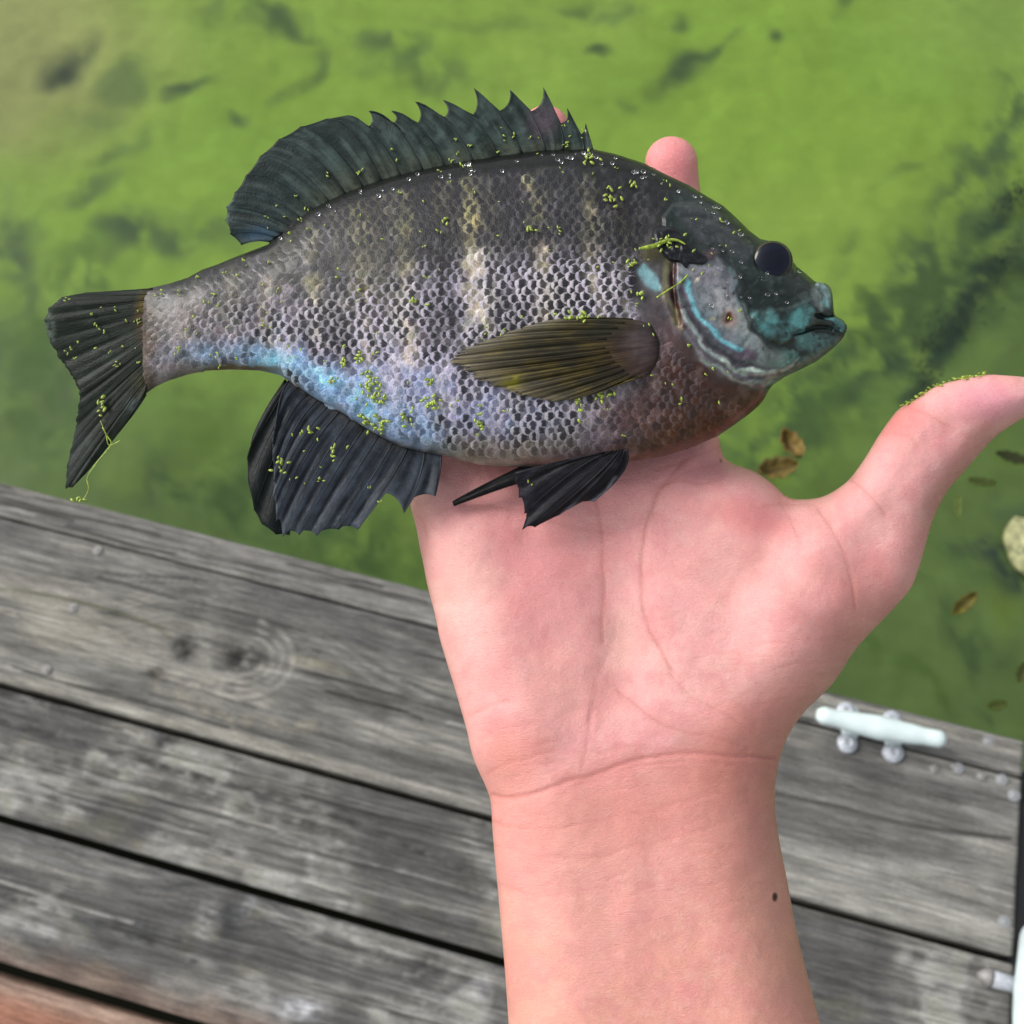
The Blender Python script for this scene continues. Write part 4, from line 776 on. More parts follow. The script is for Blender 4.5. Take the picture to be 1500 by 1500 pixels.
# ---- scales: rows of overlapping plates whose free edge points to the tail
def scale_ok(x, y):
    t_, b_, T_ = tb(x); n_ = (y-(t_+b_)/2)/((b_-t_)/2)
    lim = np.interp(y, [230, 290, 330, 370, 420, 470, 520, 560, 600, 660], [985, 1000, 950, 945, 930, 945, 1000, 1030, 1085, 1060])
    return (x > 209) & (x < lim) & (n_ < np.where(x < 420, .84, .94)) & (n_ > np.where(x < 420, -.86, -.905))
SX, SY = 15.6, 10.2
lst = []; rs = np.random.RandomState(11)
xs = np.arange(209, 1090, SX/2)
for i, x in enumerate(xs):
    t_, b_, T_ = tb(x); k0 = np.interp(x, [216, 420, 1000, 1090], [.82, 1, 1, .72]); hcut = (b_-t_)/2; rowh = SY*2*k0
    cmid = np.interp(x, [216, 400, 700, 1000, 1100], [487, 470, 455, 455, 470])
    for j in range(-22, 22):
        y = cmid + (j + .5*(i % 2))*rowh
        y += 3.5*math.sin(x/90.); xx = x+rs.randn()*1.7; y += rs.randn()*1.5
        if scale_ok(xx, y): lst.append((xx, y, k0*(1+rs.randn()*.08)))
NI, NJ = 6, 6
ai = np.linspace(0, 1, NI)[:, None]; bj = np.linspace(-1, 1, NJ)[None, :]
amp_fn = lambda x, y: np.interp(x, [214, 420, 880, 960, 1090], [.8, .8, 1, .75, .55])*np.interp(y, [230, 300, 380, 620, 680], [.35, .45, 1, 1, .6])
allg = []
for (x, y, k0) in lst:
    Lh = 22*k0; Wh = 12*k0
    wj = np.where(ai < .45, 1.0, np.sqrt(np.clip(1-((ai-.45)/.60)**2, 0, 1)))**.8
    U_ = x + Lh*.42 - Lh*ai + 0*bj + 2.0*k0*(np.abs(bj)**2)*(ai > .5)*ai; V_ = y + Wh*bj*wj
    am = float(amp_fn(x, y))*float(np.clip(.25+1.5*fbm(np.array(x/38.), np.array(y/38.), 333, 3), .3, 1.5)); t_, b_, T_ = tb(x)
    bz = bodyZ(U_, V_); Z_ = bz + .2 + am*(1.15*ai**1.3-.35) - am*1.3*(bj**2)*ai
    allg.append((x, y, U_, V_, Z_, am))
UU_ = np.array([g[2] for g in allg]); VV_ = np.array([g[3] for g in allg]); ZZ_ = np.array([g[4] for g in allg]); AM = np.array([g[5] for g in allg])[:, None, None]
Cs = fish_colour(UU_, VV_).C.reshape(UU_.shape+(3,)); Xc = np.array([g[0] for g in allg])[:, None, None]; Yc = np.array([g[1] for g in allg])[:, None, None]
jit = rs.normal(1, .11, (len(allg), 1, 1)); ylim = np.interp(Xc, [240, 420, 560, 700, 900, 1000], [430, 440, 400, 370, 370, 430]); flank = sstep(-30, 50, Yc-ylim)*sstep(240, 420, Xc)*(1-.92*sstep(850, 950, Xc+(Yc-520)*.4))*sstep(680, 610, Yc); blue = np.clip((Cs[..., 2]-Cs[..., 0]-18)/60, 0, 1)
backw = sstep(400, 330, Yc)*(Xc > 430); big = fbm(Xc/55, Yc/90, 311, 3); per = rs.rand(len(allg), 1, 1)
dkz = sstep(.42, .62, big); lit_ = sstep(.38, .62, fbm(Xc/42+7, Yc/60, 317, 3))
bright = np.clip((Cs.mean((1, 2, 3))[:, None, None]-128)/34, 0, 1); bl = blue.mean((1, 2), keepdims=True)
pkS = (1.0*flank*(.62+.38*dkz) + .75*backw + .30)*(.55+.65*per)*(1-.6*bl)*(1-.5*sstep(920, 990, Xc))*(1-.6*bright)
rmS = (.86*flank*(.28+.6*per+.5*lit_) + .05)*(1-.82*backw)*(1-.35*bl)*np.clip(AM, .4, 1)
pkS = np.clip(pkS, 0, .93)+0*ZZ_; rmS = np.clip(rmS, 0, .9)+0*ZZ_
tint = np.array((200, 188, 224))*(1-big[..., None]) + np.array((212, 208, 200))*big[..., None]; tint = tint*(1-.55*bl[..., None]) + np.array((150, 196, 236))*.55*bl[..., None] + 0*Cs
Cs = Cs*jit[..., None]*(1+rs.normal(0, .012, (len(allg), 1, 1, 3)))*(1+.12*flank[..., None]+.12*blue[..., None])
ABv = np.stack([ai[None]+0*ZZ_, bj[None]+0*ZZ_, pkS], -1)
def pattern(o, ids):
    me = o.data; a = me.attributes.new('ab', 'FLOAT_VECTOR', 'POINT'); a.data.foreach_set('vector', ABv[ids].ravel())
    t_ = me.color_attributes.new('Tint', 'FLOAT_COLOR', 'POINT'); c = np.concatenate([lin(tint[ids]), rmS[ids][..., None]], -1); t_.data.foreach_set('color', c.ravel())
    me.color_attributes.active_color = me.color_attributes['Col']
    return o
def vis(g):        # scales covered by the pectoral fin show least
    x, y = g[0], g[1]; hid = inpoly(np.array(x), np.array(y), [(925, 468), (760, 485), (690, 515), (700, 560), (840, 586), (940, 545)])
    return (0 if hid else 1)*g[5]*(1+.2*(380 < y < 640)) + rs.rand()*.01
order = sorted(range(len(allg)), key=lambda i: -vis(allg[i])); Fs = gridF(NI, NJ)
Fs = Fs[:, ::-1].copy() if True else Fs
def sarr(i): return P(UU_[i], VV_[i], ZZ_[i]).reshape(-1, 3), Cs[i].reshape(-1, 3), (np.stack([UU_[i], VV_[i], ZZ_[i]], -1)/100.).reshape(-1, 3)
for i in order[:300]:
    a_, c_, r_ = sarr(i); pattern(mesh('scale', a_, Fs.copy(), M['scale'], fish, col=c_, uv=r_), [i])
rest = order[300:]; Vr = np.vstack([sarr(i)[0] for i in rest]); Cr = np.vstack([sarr(i)[1] for i in rest]); Rr_ = np.vstack([sarr(i)[2] for i in rest])
Fr = np.vstack([Fs+k*NI*NJ for k in range(len(rest))])
tag(pattern(mesh('scales', Vr, Fr, M['scale'], fish, col=Cr, uv=Rr_), rest), kind='stuff')

# ---- fins
def bez(b, n, tp, q):
    b, n, tp = [np.array(x, float) for x in (b, n, tp)]; c = (n-(1-q)**2*b-q*q*tp)/(2*q*(1-q)); return lambda t: (1-t)[..., None]**2*b + 2*((1-t)*t)[..., None]*c + (t*t)[..., None]*tp
def fin(name, rays, colour, label=None, ns=9, ntt=30, concave=0.0, notch=None, bill=2.0, thick=2.2, ray_r=1.6, ray_name='ray', ray_cols=None, nspine=0, edge_rag=0.0, groove=0, parent=None, ray_t0=0.0):
    """rays: list of (base, middle, tip, zbase, ztip[, zmid]); membrane i spans ray i (whole length) to ray i+1 (up to its notch)"""
    fns = []
    for r in rays:
        q = .55; fn = bez(r[0]+(r[3],), r[1]+(r[5] if len(r) > 5 else (r[3]+r[4])/2,), r[2]+(r[4],), q); fns.append(fn)
    Ul = []; S_ = []; Tt = np.linspace(0, 1, ntt)
    for i in range(len(rays)-1):
        nt_ = 1.0 if notch is None else notch[i+1]
        for s_ in np.linspace(0, 1, ns, endpoint=(i == len(rays)-2)):
            e = 1-concave*(math.sin(math.pi*s_)**.9)*(.35 if notch is None or notch[i+1] > .95 else 1.3)
            e *= 1+edge_rag*(rs.rand()-.6)
            A_ = fns[i](Tt*e); B_ = fns[i+1](Tt*e*nt_); q = A_*(1-s_)+B_*s_
            q[:, 2] += bill*math.sin(math.pi*s_)*(Tt**.7)*(1 if i % 2 else -1) - groove*math.exp(-((s_-.5)/.22)**2)*np.clip((Tt-.22)*3, 0, 1)
            Ul.append(q); S_.append(i+s_)
    A_ = np.array(Ul); Sg = np.repeat(np.array(S_)[:, None], ntt, 1); Tg = np.repeat(Tt[None], len(S_), 0)
    C = colour(A_[..., 0], A_[..., 1], Sg, Tg)
    o = mesh(name, P(A_[..., 0], A_[..., 1], A_[..., 2]), gridF(len(S_), ntt), M['fin'], parent or fish, col=C, uv=np.stack([Sg*.16, Tg*.8, 0*Sg], -1))
    m = o.modifiers.new('thickness', 'SOLIDIFY'); m.thickness = thick*S; m.offset = 0
    if label: o['label'] = label
    for i, fn in enumerate(fns):
        sp = i < nspine; tt = np.linspace(ray_t0, 1.0 if (sp or notch is None) else .97, 12); q = fn(tt); q[:, 2] += thick*.35
        rad = ray_r*(1.35 if sp else 1)*(1-tt*(.86 if sp else .6))*S
        V_, F_ = tube(P(q[:, 0], q[:, 1], q[:, 2]), np.maximum(rad, .25*S), 6)
        cc = np.repeat(colour(q[:, 0], q[:, 1], 0*tt+i, tt), 6, 0); cc = np.vstack([cc, cc[:1], cc[-1:]])*(ray_cols if ray_cols is not None else .92)
        mesh('spine' if sp else ray_name, V_, F_, M['fin'], o, col=cc, uv=V_*30)
    return o
def dcol(u, v, s, t):
    p = Paint(u.ravel(), v.ravel(), (52, 66, 62), warp=6, wscale=20); s = s.ravel(); t = t.ravel(); fr = s-np.floor(s)
    rear = sstep(500, 360, u.ravel()); p.mix(rear*.8, (30, 44, 48)); p.mix(rear*sstep(.2, .7, t)*sstep(.3, .0, np.abs(fr-.5))*.6, (20, 26, 24)); p.mix(sstep(.35, .02, t)*(1-rear)*.6, (84, 80, 56))
    p.mix(sstep(.3, .06, np.minimum(fr, 1-fr))*.45, (40, 50, 50)); p.mix(sstep(.35, .5, fr)*sstep(.8, .55, fr)*.3, (96, 108, 104)); q = fbm(u.ravel()/9, v.ravel()/9, 151, 3); p.mix(sstep(.5, .7, q)*.3, (70, 84, 82)); p.mix(sstep(.5, .3, q)*.4, (24, 30, 30))
    p.mix(sstep(.90, .99, t)*.6, (22, 30, 28)); st_ = fbm(s*5.5, t*1.6+s, 251, 3); p.mix(sstep(.52, .68, st_)*.35, (78, 92, 88)); p.mix(sstep(.48, .33, st_)*.5, (28, 38, 36)); p.blob((335, 310), (10, 30), (110, 130, 124), .5, mod=5); p.blob((380, 345), (34, 16), (52, 78, 100), .7); p.blob((795, 180), (30, 36), (98, 76, 90), .55)
    return p.C.reshape(u.shape+(3,)) if u.ndim > 1 else p.C
sp = [((868, 220), (863, 200), (858, 181)), ((854, 220), (850, 198), (831, 159)), ((823, 220), (820, 182), (796, 128)), ((799, 222), (776, 166), (747, 132)), ((765, 226), (730, 165), (694, 129)), ((730, 231), (692, 172), (649, 147)), ((694, 238), (650, 174), (608, 149)), ((652, 246), (612, 183), (574, 163)), ((620, 252), (576, 181), (540, 163)), ((588, 260), (540, 187), (508, 170)),
      ((560, 268), (514, 192), (478, 174)), ((534, 277), (480, 208), (440, 186)), ((508, 287), (450, 222), (408, 204)), ((484, 298), (424, 240), (381, 229)), ((462, 310), (402, 264), (360, 257)), ((444, 322), (388, 288), (344, 282)), ((428, 334), (376, 310), (331, 303)), ((414, 342), (368, 328), (330, 322)), ((404, 348), (368, 340), (337, 343)), ((396, 354), (372, 353), (353, 359))]
def spray(a): b_, n_, t_ = a; return (b_, n_, t_)
rays = [(b_, n_, t_, 0, -4) for b_, n_, t_ in sp]
notch = [1] + [.56]*9 + [.985]*10
fin('dorsal_fin', rays, dcol, 'long dark fin along the back with ten sharp points', concave=.07, notch=notch, ns=10, bill=1.2, nspine=10, ray_r=1.5)
def acol(u, v, s, t):
    p = Paint(u.ravel(), v.ravel(), (50, 56, 65), warp=5, wscale=20); s = s.ravel(); t = t.ravel(); fr = s-np.floor(s); q = fbm(u.ravel()/12, v.ravel()/12, 161, 3)
    p.mix(sstep(.26, .0, np.abs(fr-.55))*sstep(.0, .15, t)*sstep(1, .75, t)*.75, (16, 18, 22)); p.mix(sstep(.5, .7, q)*.35, (80, 88, 98)); p.mix(sstep(.5, .3, q)*.3, (42, 46, 54)); p.mix(sstep(.18, .0, t)*.6, (62, 58, 52)); p.mix(sstep(.95, 1., t)*.35, (112, 118, 124))
    st_ = fbm(s*5.5, t*1.6+s, 251, 3); p.mix(sstep(.52, .68, st_)*.35, (62, 70, 80)); p.mix(sstep(.48, .33, st_)*.5, (18, 22, 26)); return p.C.reshape(u.shape+(3,)) if u.ndim > 1 else p.C
ar = [((646, 662), (644, 695), (638, 727)), ((622, 660), (612, 706), (592, 752)), ((598, 655), (570, 706), (524, 776)), ((576, 648), (536, 714), (496, 776)), ((555, 638), (512, 706), (464, 785)), ((534, 626), (486, 700), (438, 784)), ((514, 613), (464, 690), (414, 787)), ((498, 602), (446, 674), (404, 764)), ((482, 594), (434, 656), (399, 732)), ((466, 586), (428, 636), (401, 706)), ((452, 577), (420, 618), (399, 676)), ((438, 567), (412, 600), (399, 650)), ((424, 557), (410, 586), (404, 624))]
fin('anal_fin', [(b_, n_, t_, -2, 14) for b_, n_, t_ in ar], acol, 'fan of slate grey fin under the tail end of the body', concave=.05, notch=[1, .8, .66]+[.97]*10, ns=10, bill=.8, nspine=3, ray_r=1.4, groove=1.6)
def fold(u, v, s, t): q = fbm(u/8, v/8, 171, 3); return np.array((20, 24, 24))+(q[..., None]-.3)*np.array((30, 32, 32))
fr_ = [((440, 566), (418, 600), (402, 630)), ((432, 562), (398, 612), (380, 650)), ((426, 560), (386, 610), (366, 672)), ((422, 558), (384, 600), (371, 640)), ((420, 556), (396, 584), (388, 606))]
fr_ = [((424, 560), (412, 590), (398, 620)), ((423, 559), (402, 592), (384, 612)), ((422, 558), (396, 580), (389, 596))]
# rear part of the anal fin, folded behind
rr2 = [((418, 556), (402, 580), (392, 596)), ((420, 558), (392, 596), (371, 638)), ((424, 562), (388, 622), (362, 671)), ((428, 568), (392, 646), (364, 706)), ((434, 574), (400, 672), (372, 747)), ((440, 580), (408, 690), (384, 768)), ((448, 586), (420, 700), (404, 783)), ((462, 592), (436, 700), (424, 784))]
fin('fin_fold', [(b_, n_, t_, -6, -8) for b_, n_, t_ in rr2], fold, 'black rear edge of the anal fin folded behind it', concave=.02, ns=6, bill=3, ray_r=1.4)
sl = catmull([(374, 690), (377, 720), (383, 742)], 5)
def pcolr(u, v, s, t):
    p = Paint(u.ravel(), v.ravel(), (62, 56, 38), warp=4, wscale=14); s = s.ravel(); t = t.ravel(); fr = (s*2) % 1; q = fbm(u.ravel()/26, v.ravel()/14, 181, 3)
    p.mix(sstep(.5, .68, q)*.6, (108, 92, 36)); p.mix(sstep(.5, .3, q)*.5, (50, 50, 42)); p.mix(sstep(.36, .05, np.abs(fr-.5))*.7*sstep(.05, .2, t), (26, 23, 18)); p.mix(sstep(.40, 0.10, t)*.9, (70, 54, 52)); p.mix(sstep(.5, .1, s/13.)*.35, (64, 66, 58))
    p.mix(sstep(.6, 1, t)*.45, (124, 116, 106)); p.mix(sstep(.8, 1, t)*.5*(fr < .5), (150, 142, 126)); p.mix(sstep(.35, .0, np.minimum(fr, 1-fr))*.3*sstep(.3, .8, t), (160, 150, 110)); p.blob((752, 558), (22, 14), (150, 144, 30), .7, mod=7)
    wr = sstep(.22, .02, t + .08*(fbm(u.ravel()/7, v.ravel()/7, 183, 2)-.5)); p.C = p.C*(1-wr[:, None]) + fish_colour(u, v).C*.72*wr[:, None]
    return p.C.reshape(u.shape+(3,)) if u.ndim > 1 else p.C
pe = [(846, 465), (800, 470), (752, 484), (708, 500), (676, 516), (664, 530), (682, 540), (696, 550), (717, 563), (747, 573), (775, 581), (807, 588), (840, 585), (873, 576), (906, 560)]
pb = [(952+14*math.sin(k/14*math.pi), 474+k*5.2) for k in range(15)]
pz = lambda u, v: float(bodyZ(np.array(u), np.array(v)))
prs = []
for k in range(15):
    b_ = pb[k]; t_ = pe[k]; m_ = (b_[0]*.45+t_[0]*.55, b_[1]*.45+t_[1]*.55 + (-5 if k < 5 else 2)); prs.append((b_, m_, t_, pz(*b_)+.8, pz(*t_)+5, pz(*m_)+11))
prs[0] = ((950, 470), (898, 466), (846, 465), 76, 88, 84)
fin('pectoral_fin', prs, pcolr, 'olive brown see-through fan fin on the side behind the gill', concave=.0, ns=13, ntt=40, bill=1.2, thick=1.6, ray_r=1.5, edge_rag=.07, groove=2.0, ray_cols=.75, ray_t0=.26)
def vcol(u, v, s, t):
    p = Paint(u.ravel(), v.ravel(), (28, 27, 33), warp=4, wscale=14); q = fbm(u.ravel()/10, v.ravel()/10, 191, 3); p.mix(sstep(.5, .7, q)*.4, (64, 62, 74)); p.mix(sstep(.5, .3, q)*.4, (22, 22, 28)); fr = (s.ravel()*2) % 1; p.mix(sstep(.3, 0, np.abs(fr-.5))*.4, (14, 14, 18)); p.line([(820, 757), (843, 740), (880, 730), (900, 700)], 3, (130, 132, 142), .6)
    return p.C.reshape(u.shape+(3,)) if u.ndim > 1 else p.C
vr = [((917, 658), (910, 695), (870, 735), 52, 22), ((915, 658), (892, 700), (845, 738), 52, 20), ((912, 658), (872, 708), (820, 754), 52, 16), ((908, 659), (856, 712), (783, 772), 52, 14), ((903, 660), (846, 704), (765, 776), 52, 12), ((897, 661), (836, 694), (768, 752), 52, 14), ((891, 662), (828, 684), (760, 729), 50, 16), ((885, 663), (820, 680), (753, 708), 50, 18), ((880, 664), (815, 677), (750, 693), 48, 20)]
fin('pelvic_fin', vr, vcol, 'near pelvic fin, dark, spread over the palm', concave=.03, ns=9, bill=1.6, ray_r=1.5, nspine=1, notch=[1, .96, .97]+[.98]*6, groove=.8)
vr2 = [((800, 676), (745, 704), (664, 738), 4, -8), ((798, 672), (744, 697), (664, 737), 4, -8), ((796, 668), (748, 692), (668, 735), 4, -8), ((790, 690), (742, 709), (664, 739), 4, -8)]
vr2 = [((812, 672), (750, 690), (664, 737), 0, -14), ((806, 684), (748, 701), (664, 738), 4, -14), ((800, 698), (746, 711), (664, 739), 0, -14)]
fin('pelvic_fin', vr2, lambda u, v, s, t: np.array((20, 20, 22))+(fbm(u/9, v/9, 195, 3)[..., None]-.4)*18., 'far pelvic fin, folded to a thin black spike', ns=7, bill=2.2, thick=6, ray_r=2)
def tcol(u, v, s, t):
    p = Paint(u.ravel(), v.ravel(), (25, 32, 25), warp=6, wscale=20); q = fbm(u.ravel()/12, v.ravel()/12, 201, 3); s = s.ravel(); fr = s-np.floor(s); t = t.ravel(); p.mix(sstep(.5, .7, q)*.35, (62, 74, 64)); p.mix(sstep(.5, .3, q)*.35, (30, 36, 30)); p.mix(sstep(.25, 0, np.abs(fr-.5))*.45, (24, 28, 26)); p.mix(sstep(.25, 0, t)*.6, (60, 54, 32)); p.blob((212, 470), (16, 50), (104, 68, 34), .7, mod=8); p.blob((208, 445), (9, 18), (112, 92, 20), .7)
    st_ = fbm(s*5.5, t*1.6+s, 251, 3); p.mix(sstep(.52, .68, st_)*.35, (44, 54, 46)); p.mix(sstep(.48, .33, st_)*.5, (14, 20, 16)); p.blob((72, 478), (11, 34), (150, 166, 156), .7, mod=6); p.blob((110, 660), (30, 60), (60, 66, 68), .4); p.blob((195, 590), (22, 12), (96, 108, 108), .7, -50, mod=6); p.blob((200, 560), (14, 20), (70, 66, 40), .7, mod=6)
    return p.C.reshape(u.shape+(3,)) if u.ndim > 1 else p.C
te = [(126, 429), (90, 436), (70, 452), (65, 470), (68, 488), (75, 505), (86, 524), (96, 538), (107, 554), (113, 566), (117, 578), (115, 594), (112, 614), (108, 640), (103, 662), (98, 686), (96, 716), (106, 714), (126, 692), (146, 664)]
tbs = [(224 - max(0, k-13)*1.6, 423+k*7.8) for k in range(20)]
trs = [(b_, (b_[0]*.42+t_[0]*.58 + 2, b_[1]*.42+t_[1]*.58 - (6 if k > 12 else 0)), t_, 1+7*math.sin(math.pi*(k+.6)/20.2)**.6, -4 + 3*math.sin(k*.8)) for k, (b_, t_) in enumerate(zip(tbs, te))]
trs[-1] = ((214, 578), (184, 621), (146, 664), 3, -4); trs[-2] = ((214, 570), (174, 632), (126, 692), 6, -4)
fin('tail_fin', trs, tcol, 'dark forked tail fin with a pale worn patch on its upper tip', concave=.03, ns=8, bill=.6, ray_r=1.1, edge_rag=.02, groove=.6)
# ---- ear flap, eye, lips
def plate(name, outline, h, thick, colf, mat, n=26, curl=0.0):
    o_ = catmull(outline, 6, True); c = o_.mean(0); rr = np.linspace(0, 1, n); 
    U_ = c[0]+(o_[None, :, 0]-c[0])*rr[:, None]; V_ = c[1]+(o_[None, :, 1]-c[1])*rr[:, None]
    e = np.clip((1-rr)*5, 0, 1)[:, None]; Z_ = bodyZ(U_, V_) + head_relief(U_, V_)*0 + h*e**.5 + (fbm(U_/7, V_/7, 221, 3)-.5)*5*e + curl*(rr[:, None]**2)
    C = colf(U_, V_); nr_, nc_ = U_.shape
    o = mesh(name, P(U_, V_, Z_), gridF(nr_, nc_, True), mat, fish, col=C, uv=np.stack([U_, V_, Z_], -1)/100.); return o
plate('ear_flap', [(956, 338), (968, 331), (984, 330), (1000, 345), (1008, 356), (1022, 366), (1040, 380), (1030, 389), (1012, 388), (1006, 395), (996, 386), (980, 382), (970, 370), (959, 358)], 9, 4, lambda u, v: np.array((22, 25, 30))+0*u[..., None]+(fbm(u/8, v/8, 225, 3)[..., None]-.4)*20, M['fish_skin'])
ec = P(1131, 382, 42); er = 27*S
V_, F_ = ball(np.zeros(3), 1, 40, 28)
cc = np.zeros((len(V_), 3)) + np.array((16, 19, 32)); rad_ = np.hypot(V_[:, 0]*1.0, V_[:, 1]); cc[rad_ > .54] = (34, 44, 72); cc[rad_ > .62] = (18, 24, 40); cc[rad_ > .80] = (12, 14, 20); cc[rad_ > .92] = (66, 62, 40)
eye = mesh('eye', ec + (V_*np.array([1, 1.02, .28])*er) @ CAX.T, F_, M['eye'], fish, col=cc, uv=V_*.1)
th_ = np.linspace(0, 2*math.pi, 33)[:-1]; ring = [(1131+28*math.cos(a_), 382+27*math.sin(a_)) for a_ in th_]+[(1159, 382)]
V_, F_ = tube(P(np.array([r[0] for r in ring]), np.array([r[1] for r in ring]), np.array([float(bodyZ(np.array(min(r[0], 1150)), np.array(max(r[1], tb(r[0])[0]+7))))*.6+16 for r in ring])), 2.4*S, 8)
mesh('eye_rim', V_, F_, M['fish_skin'], eye, col=np.zeros((len(V_), 3))+np.array((44, 52, 48)), uv=V_*30)
def lip(name, pts, r, col, dz):
    q = catmull(pts, 8); x, y = q[:, 0], q[:, 1]; t_ = np.linspace(0, 1, len(q)); z_ = np.interp(t_, [0, .5, 1], dz)
    V_, F_ = tube(P(x, y, z_), np.interp(t_, [0, .15, .5, .85, 1], [.4*r, r*.9, r, r*.9, .35*r])*S, 12)
    u_, v_ = pix(V_); C = np.array(col)*(.75+.5*fbm(u_/6, v_/6, 231, 3))[:, None]; mesh(name, V_, F_, M['fish_skin'], fish, col=C, uv=V_*30)
lip('upper_lip', [(1194, 417), (1203, 421), (1210, 430), (1212, 444), (1208, 460)], 6.2, (104, 128, 126), [22, 22, 24])
lip('lower_lip', [(1176, 486), (1198, 474), (1218, 470), (1232, 478), (1228, 490)], 6.0, (78, 124, 122), [30, 20, 8])
# ---- algae bits, droplets
def clump(u, v, z, n, spread, seed, big=1.0):
    r = np.random.RandomState(seed); parts = []
    for i in range(n):
        x = u+r.randn()*spread[0]; y = v+r.randn()*spread[1]; zz = (z if z is not None else (bodyZ(np.array(x), np.array(y))+4)) + r.rand()*2.5
        a_ = r.rand()*3.14; ax_ = CAX @ np.array([[math.cos(a_), -math.sin(a_), 0], [math.sin(a_), math.cos(a_), 0], [0, 0, 1]])
        parts.append(ball(P(x, y, float(zz)), np.array([3.9, 2.0, 1.4])*S*big*r.uniform(.7, 1.2), 7, 4, ax_))
    return join(parts)
gC = 'duckweed clumps stuck to the fish'
clumps = [((541, 563), 22, (7, 9), None, 'large duckweed clump on the blue flank, above and left of its neighbour'), ((554, 587), 16, (8, 5), None, 'duckweed clump touching the large one from below on the blue flank'), ((633, 592), 20, (11, 6), None, 'wide curved duckweed clump on the flank, right of the blue sheen'), ((553, 621), 18, (7, 9), None, 'duckweed clump at the lower edge of the blue flank, over the anal fin'),
          ((526, 526), 8, (4, 4), None, 'round duckweed clump high on the blue flank'), ((503, 531), 6, (3, 3), None, 'small round dark duckweed dot left of the highest clump on the blue flank'), ((628, 558), 8, (4, 4), None, 'compact duckweed clump above the wide curved one'), ((487, 556), 5, (4, 3), None, 'small duckweed clump at the left side of the blue flank'), ((595, 618), 9, (4, 7), None, 'upright duckweed clump between the flank and the anal fin spines'),
          ((534, 613), 7, (7, 4), None, 'slanting duckweed clump just left of the one over the anal fin'), ((702, 616), 12, (4, 9), None, 'tall narrow duckweed clump on the lower belly below the pectoral fin tip'), ((897, 287), 14, (8, 7), None, 'pale duckweed clump near the top of the nape'), ((860, 232), 9, (9, 5), None, 'duckweed scrap on the back just behind the last dorsal spine'), ((925, 268), 5, (4, 3), None, 'small duckweed scrap right of the pale nape clump'),
          ((936, 432), 7, (6, 4), None, 'duckweed bits on the blue patch behind the gill'), ((926, 383), 5, (4, 4), None, 'duckweed bit above the blue patch behind the gill'), ((845, 464), 16, (16, 3), 92, 'duckweed lying along the upper edge of the pectoral fin'), ((846, 592), 8, (4, 8), None, 'duckweed hanging under the pectoral fin'), ((886, 583), 9, (8, 4), None, 'duckweed right of the hanging piece below the pectoral fin'),
          ((652, 322), 4, (2, 4), None, 'tiny duckweed dot high on the dark back'), ((782, 336), 5, (5, 3), None, 'duckweed dot on the dark back under the dorsal spines'), ((606, 437), 4, (3, 4), None, 'duckweed dot in the middle of the flank'), ((150, 596), 9, (4, 8), 6, 'yellow duckweed shred on the lower lobe of the tail fin'), ((453, 632), 7, (6, 3), 16, 'duckweed clump at the root of the anal fin'), ((488, 664), 7, (2, 6), 20, 'duckweed bit in the middle of the anal fin'), ((412, 680), 10, (6, 6), 22, 'duckweed bits near the rear edge of the anal fin')]
for i, ((u, v), n_, spd, z_, lab) in enumerate(clumps):
    V_, F_ = clump(u, v, z_, n_, spd, 40+i); tag(mesh('duckweed_clump', V_, F_, M['algae']), lab, 'duckweed', gC)
parts = []; r = np.random.RandomState(77)
strand = catmull([(936, 364), (950, 362), (964, 358), (978, 352), (992, 352), (1004, 358)], 6); path = P(strand[:, 0], strand[:, 1], bodyZ(strand[:, 0], strand[:, 1])+13)
strip = tube(path, np.interp(np.linspace(0, 1, len(path)), [0, .2, .6, 1], [1.5, 3.4, 2.6, 1])*S, 7); bits = clump(978, 355, 88, 16, (16, 5), 91, .8)
s2 = catmull([(962, 436), (980, 424), (996, 414), (1008, 402)], 6); st2 = tube(P(s2[:, 0], s2[:, 1], bodyZ(s2[:, 0], s2[:, 1])+9), 1.3*S, 6)
V_, F_ = join([strip, bits]); tag(mesh('algae_strand', V_, F_, M['algae']), 'bright green strand of algae draped over the black ear flap', 'algae')
V_, F_ = join([st2]); tag(mesh('algae_strand', V_, F_, M['algae']), 'thin olive thread crossing the gill opening', 'algae')
s3 = catmull([(150, 626), (158, 640), (162, 652), (140, 680), (128, 700), (130, 716), (122, 731), (112, 729)], 6); t3 = tube(P(s3[:, 0], s3[:, 1], 8), .9*S, 6); bt = clump(116, 730, 8, 6, (5, 2), 93)
s4 = catmull([(147, 616), (155, 636), (160, 652), (178, 644)], 5); t4 = tube(P(s4[:, 0], s4[:, 1], 9), .7*S, 6)
V_, F_ = join([t3, bt, t4]); tag(mesh('algae_strand', V_, F_, M['algae']), 'tangled thread of algae hanging from the lower tip of the tail', 'algae')
parts = []
for i in range(70):
    t_ = r.rand(); q = np.array([1318, 598])*(1-t_)+np.array([1440, 549])*t_; y = np.interp(q[0], [1317, 1340, 1371, 1410, 1445], [597, 584, 564, 553, 548])
    parts.append(ball(P(q[0]+r.randn()*2, y+r.randn()*2+1, -60+r.randn()*8), np.array([3.2, 1.8, 1.4])*S*r.uniform(.6, 1.2), 6, 4, CAX))
V_, F_ = join(parts); tag(mesh('algae_film', V_, F_, M['algae']), 'yellow green algae smear along the upper edge of the thumb', 'algae')
parts = []      # loose single flecks
def zfin(u, v): return 5
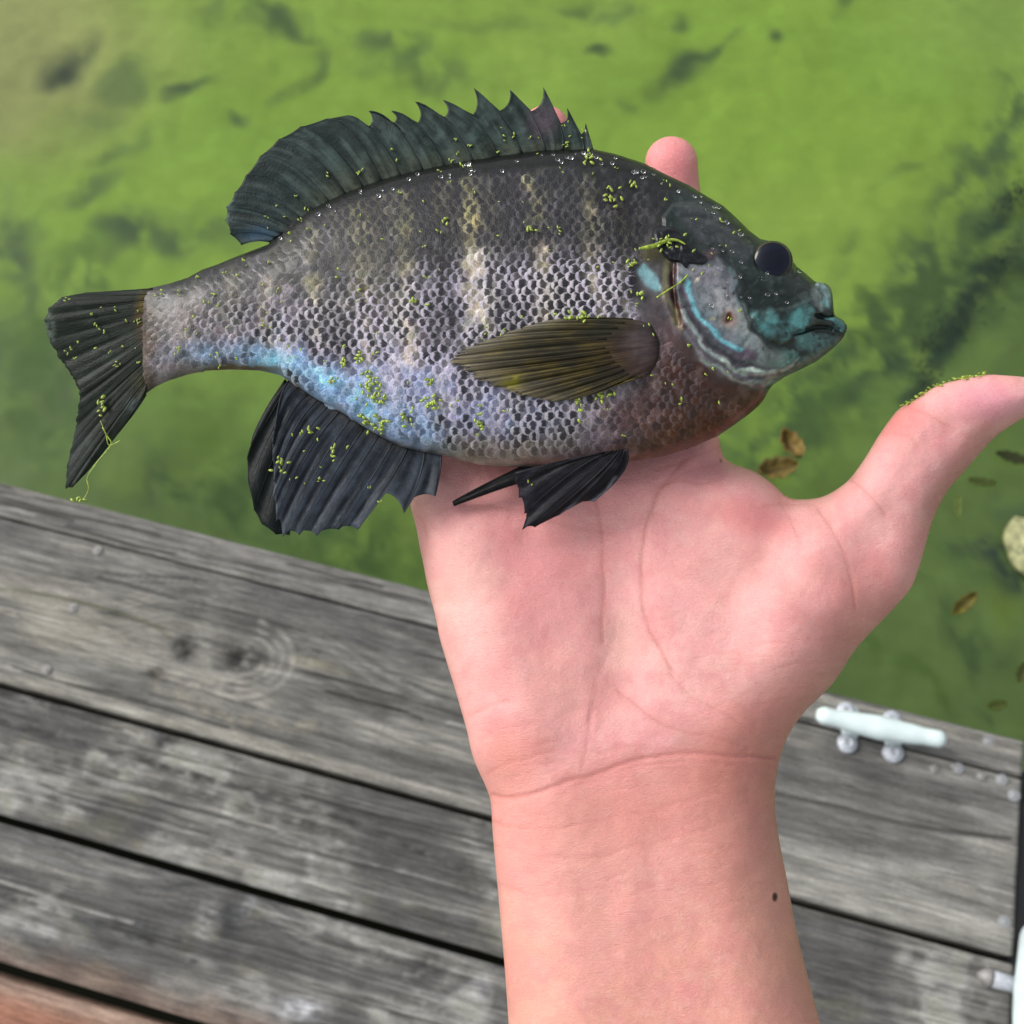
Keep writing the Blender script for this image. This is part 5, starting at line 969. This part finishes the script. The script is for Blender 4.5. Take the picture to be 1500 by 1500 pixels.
for i in range(230):
    k = r.rand()
    if k < .62: x = r.uniform(230, 1090); tt_, bb_, _ = tb(x); y = tt_+(bb_-tt_)*r.beta(.9, 1.3)*.96+4; z_ = float(bodyZ(np.array(x), np.array(y)))+5
    elif k < .78: x = r.uniform(390, 860); tt_, _, _ = tb(x); y = tt_-r.uniform(4, 40); z_ = 3
    elif k < .9: x = r.uniform(95, 205); y = np.interp(x, [95, 205], [480, 500])+r.uniform(-45, 45); z_ = 8
    elif k < .97: x = r.uniform(420, 580); y = 600+(x-420)*.35+r.uniform(20, 110); z_ = 18
    else: x = r.uniform(760, 880); y = r.uniform(700, 740); z_ = 26
    for j in range(r.randint(1, 3)):
        a_ = r.rand()*3.14; ax_ = CAX @ np.array([[math.cos(a_), -math.sin(a_), 0], [math.sin(a_), math.cos(a_), 0], [0, 0, 1]])
        parts.append(ball(P(x+r.randn()*2.2, y+r.randn()*2.2, z_), np.array([2.9, 1.3, 1.0])*S*r.uniform(.6, 1.15), 6, 4, ax_))
V_, F_ = join(parts); tag(mesh('duckweed_flecks', V_, F_, M['algae']), 'scattered tiny duckweed flecks over the fish', 'duckweed', kind='stuff')
dm = bpy.data.materials.new('water_drop'); dm.use_nodes = True; b_ = dm.node_tree.nodes['Principled BSDF']; b_.inputs['Transmission Weight'].default_value = 1; b_.inputs['Roughness'].default_value = .02; b_.inputs['IOR'].default_value = 1.33; b_.inputs['Base Color'].default_value = (1, 1, 1, 1)
parts = []
for i in range(80):
    if r.rand() < .7: x = r.uniform(395, 1090); tt_, bb_, _ = tb(x); y = tt_+r.uniform(3, 24)
    else: x = r.uniform(1040, 1180); y = r.uniform(350, 450)
    tt_, bb_, _ = tb(x); y = max(y, tt_+4); z_ = float(bodyZ(np.array(x), np.array(y)))+4 + (4 if x > 1040 else 0); s_ = r.uniform(1.2, 3.2)
    parts.append(ball(P(x, y, z_), np.array([s_*r.uniform(1, 1.7), s_, s_*.55])*S, 8, 6, CAX))
V_, F_ = join(parts); tag(mesh('water_droplets', V_, F_, dm), 'beads of water along the back of the fish', 'water', kind='stuff')
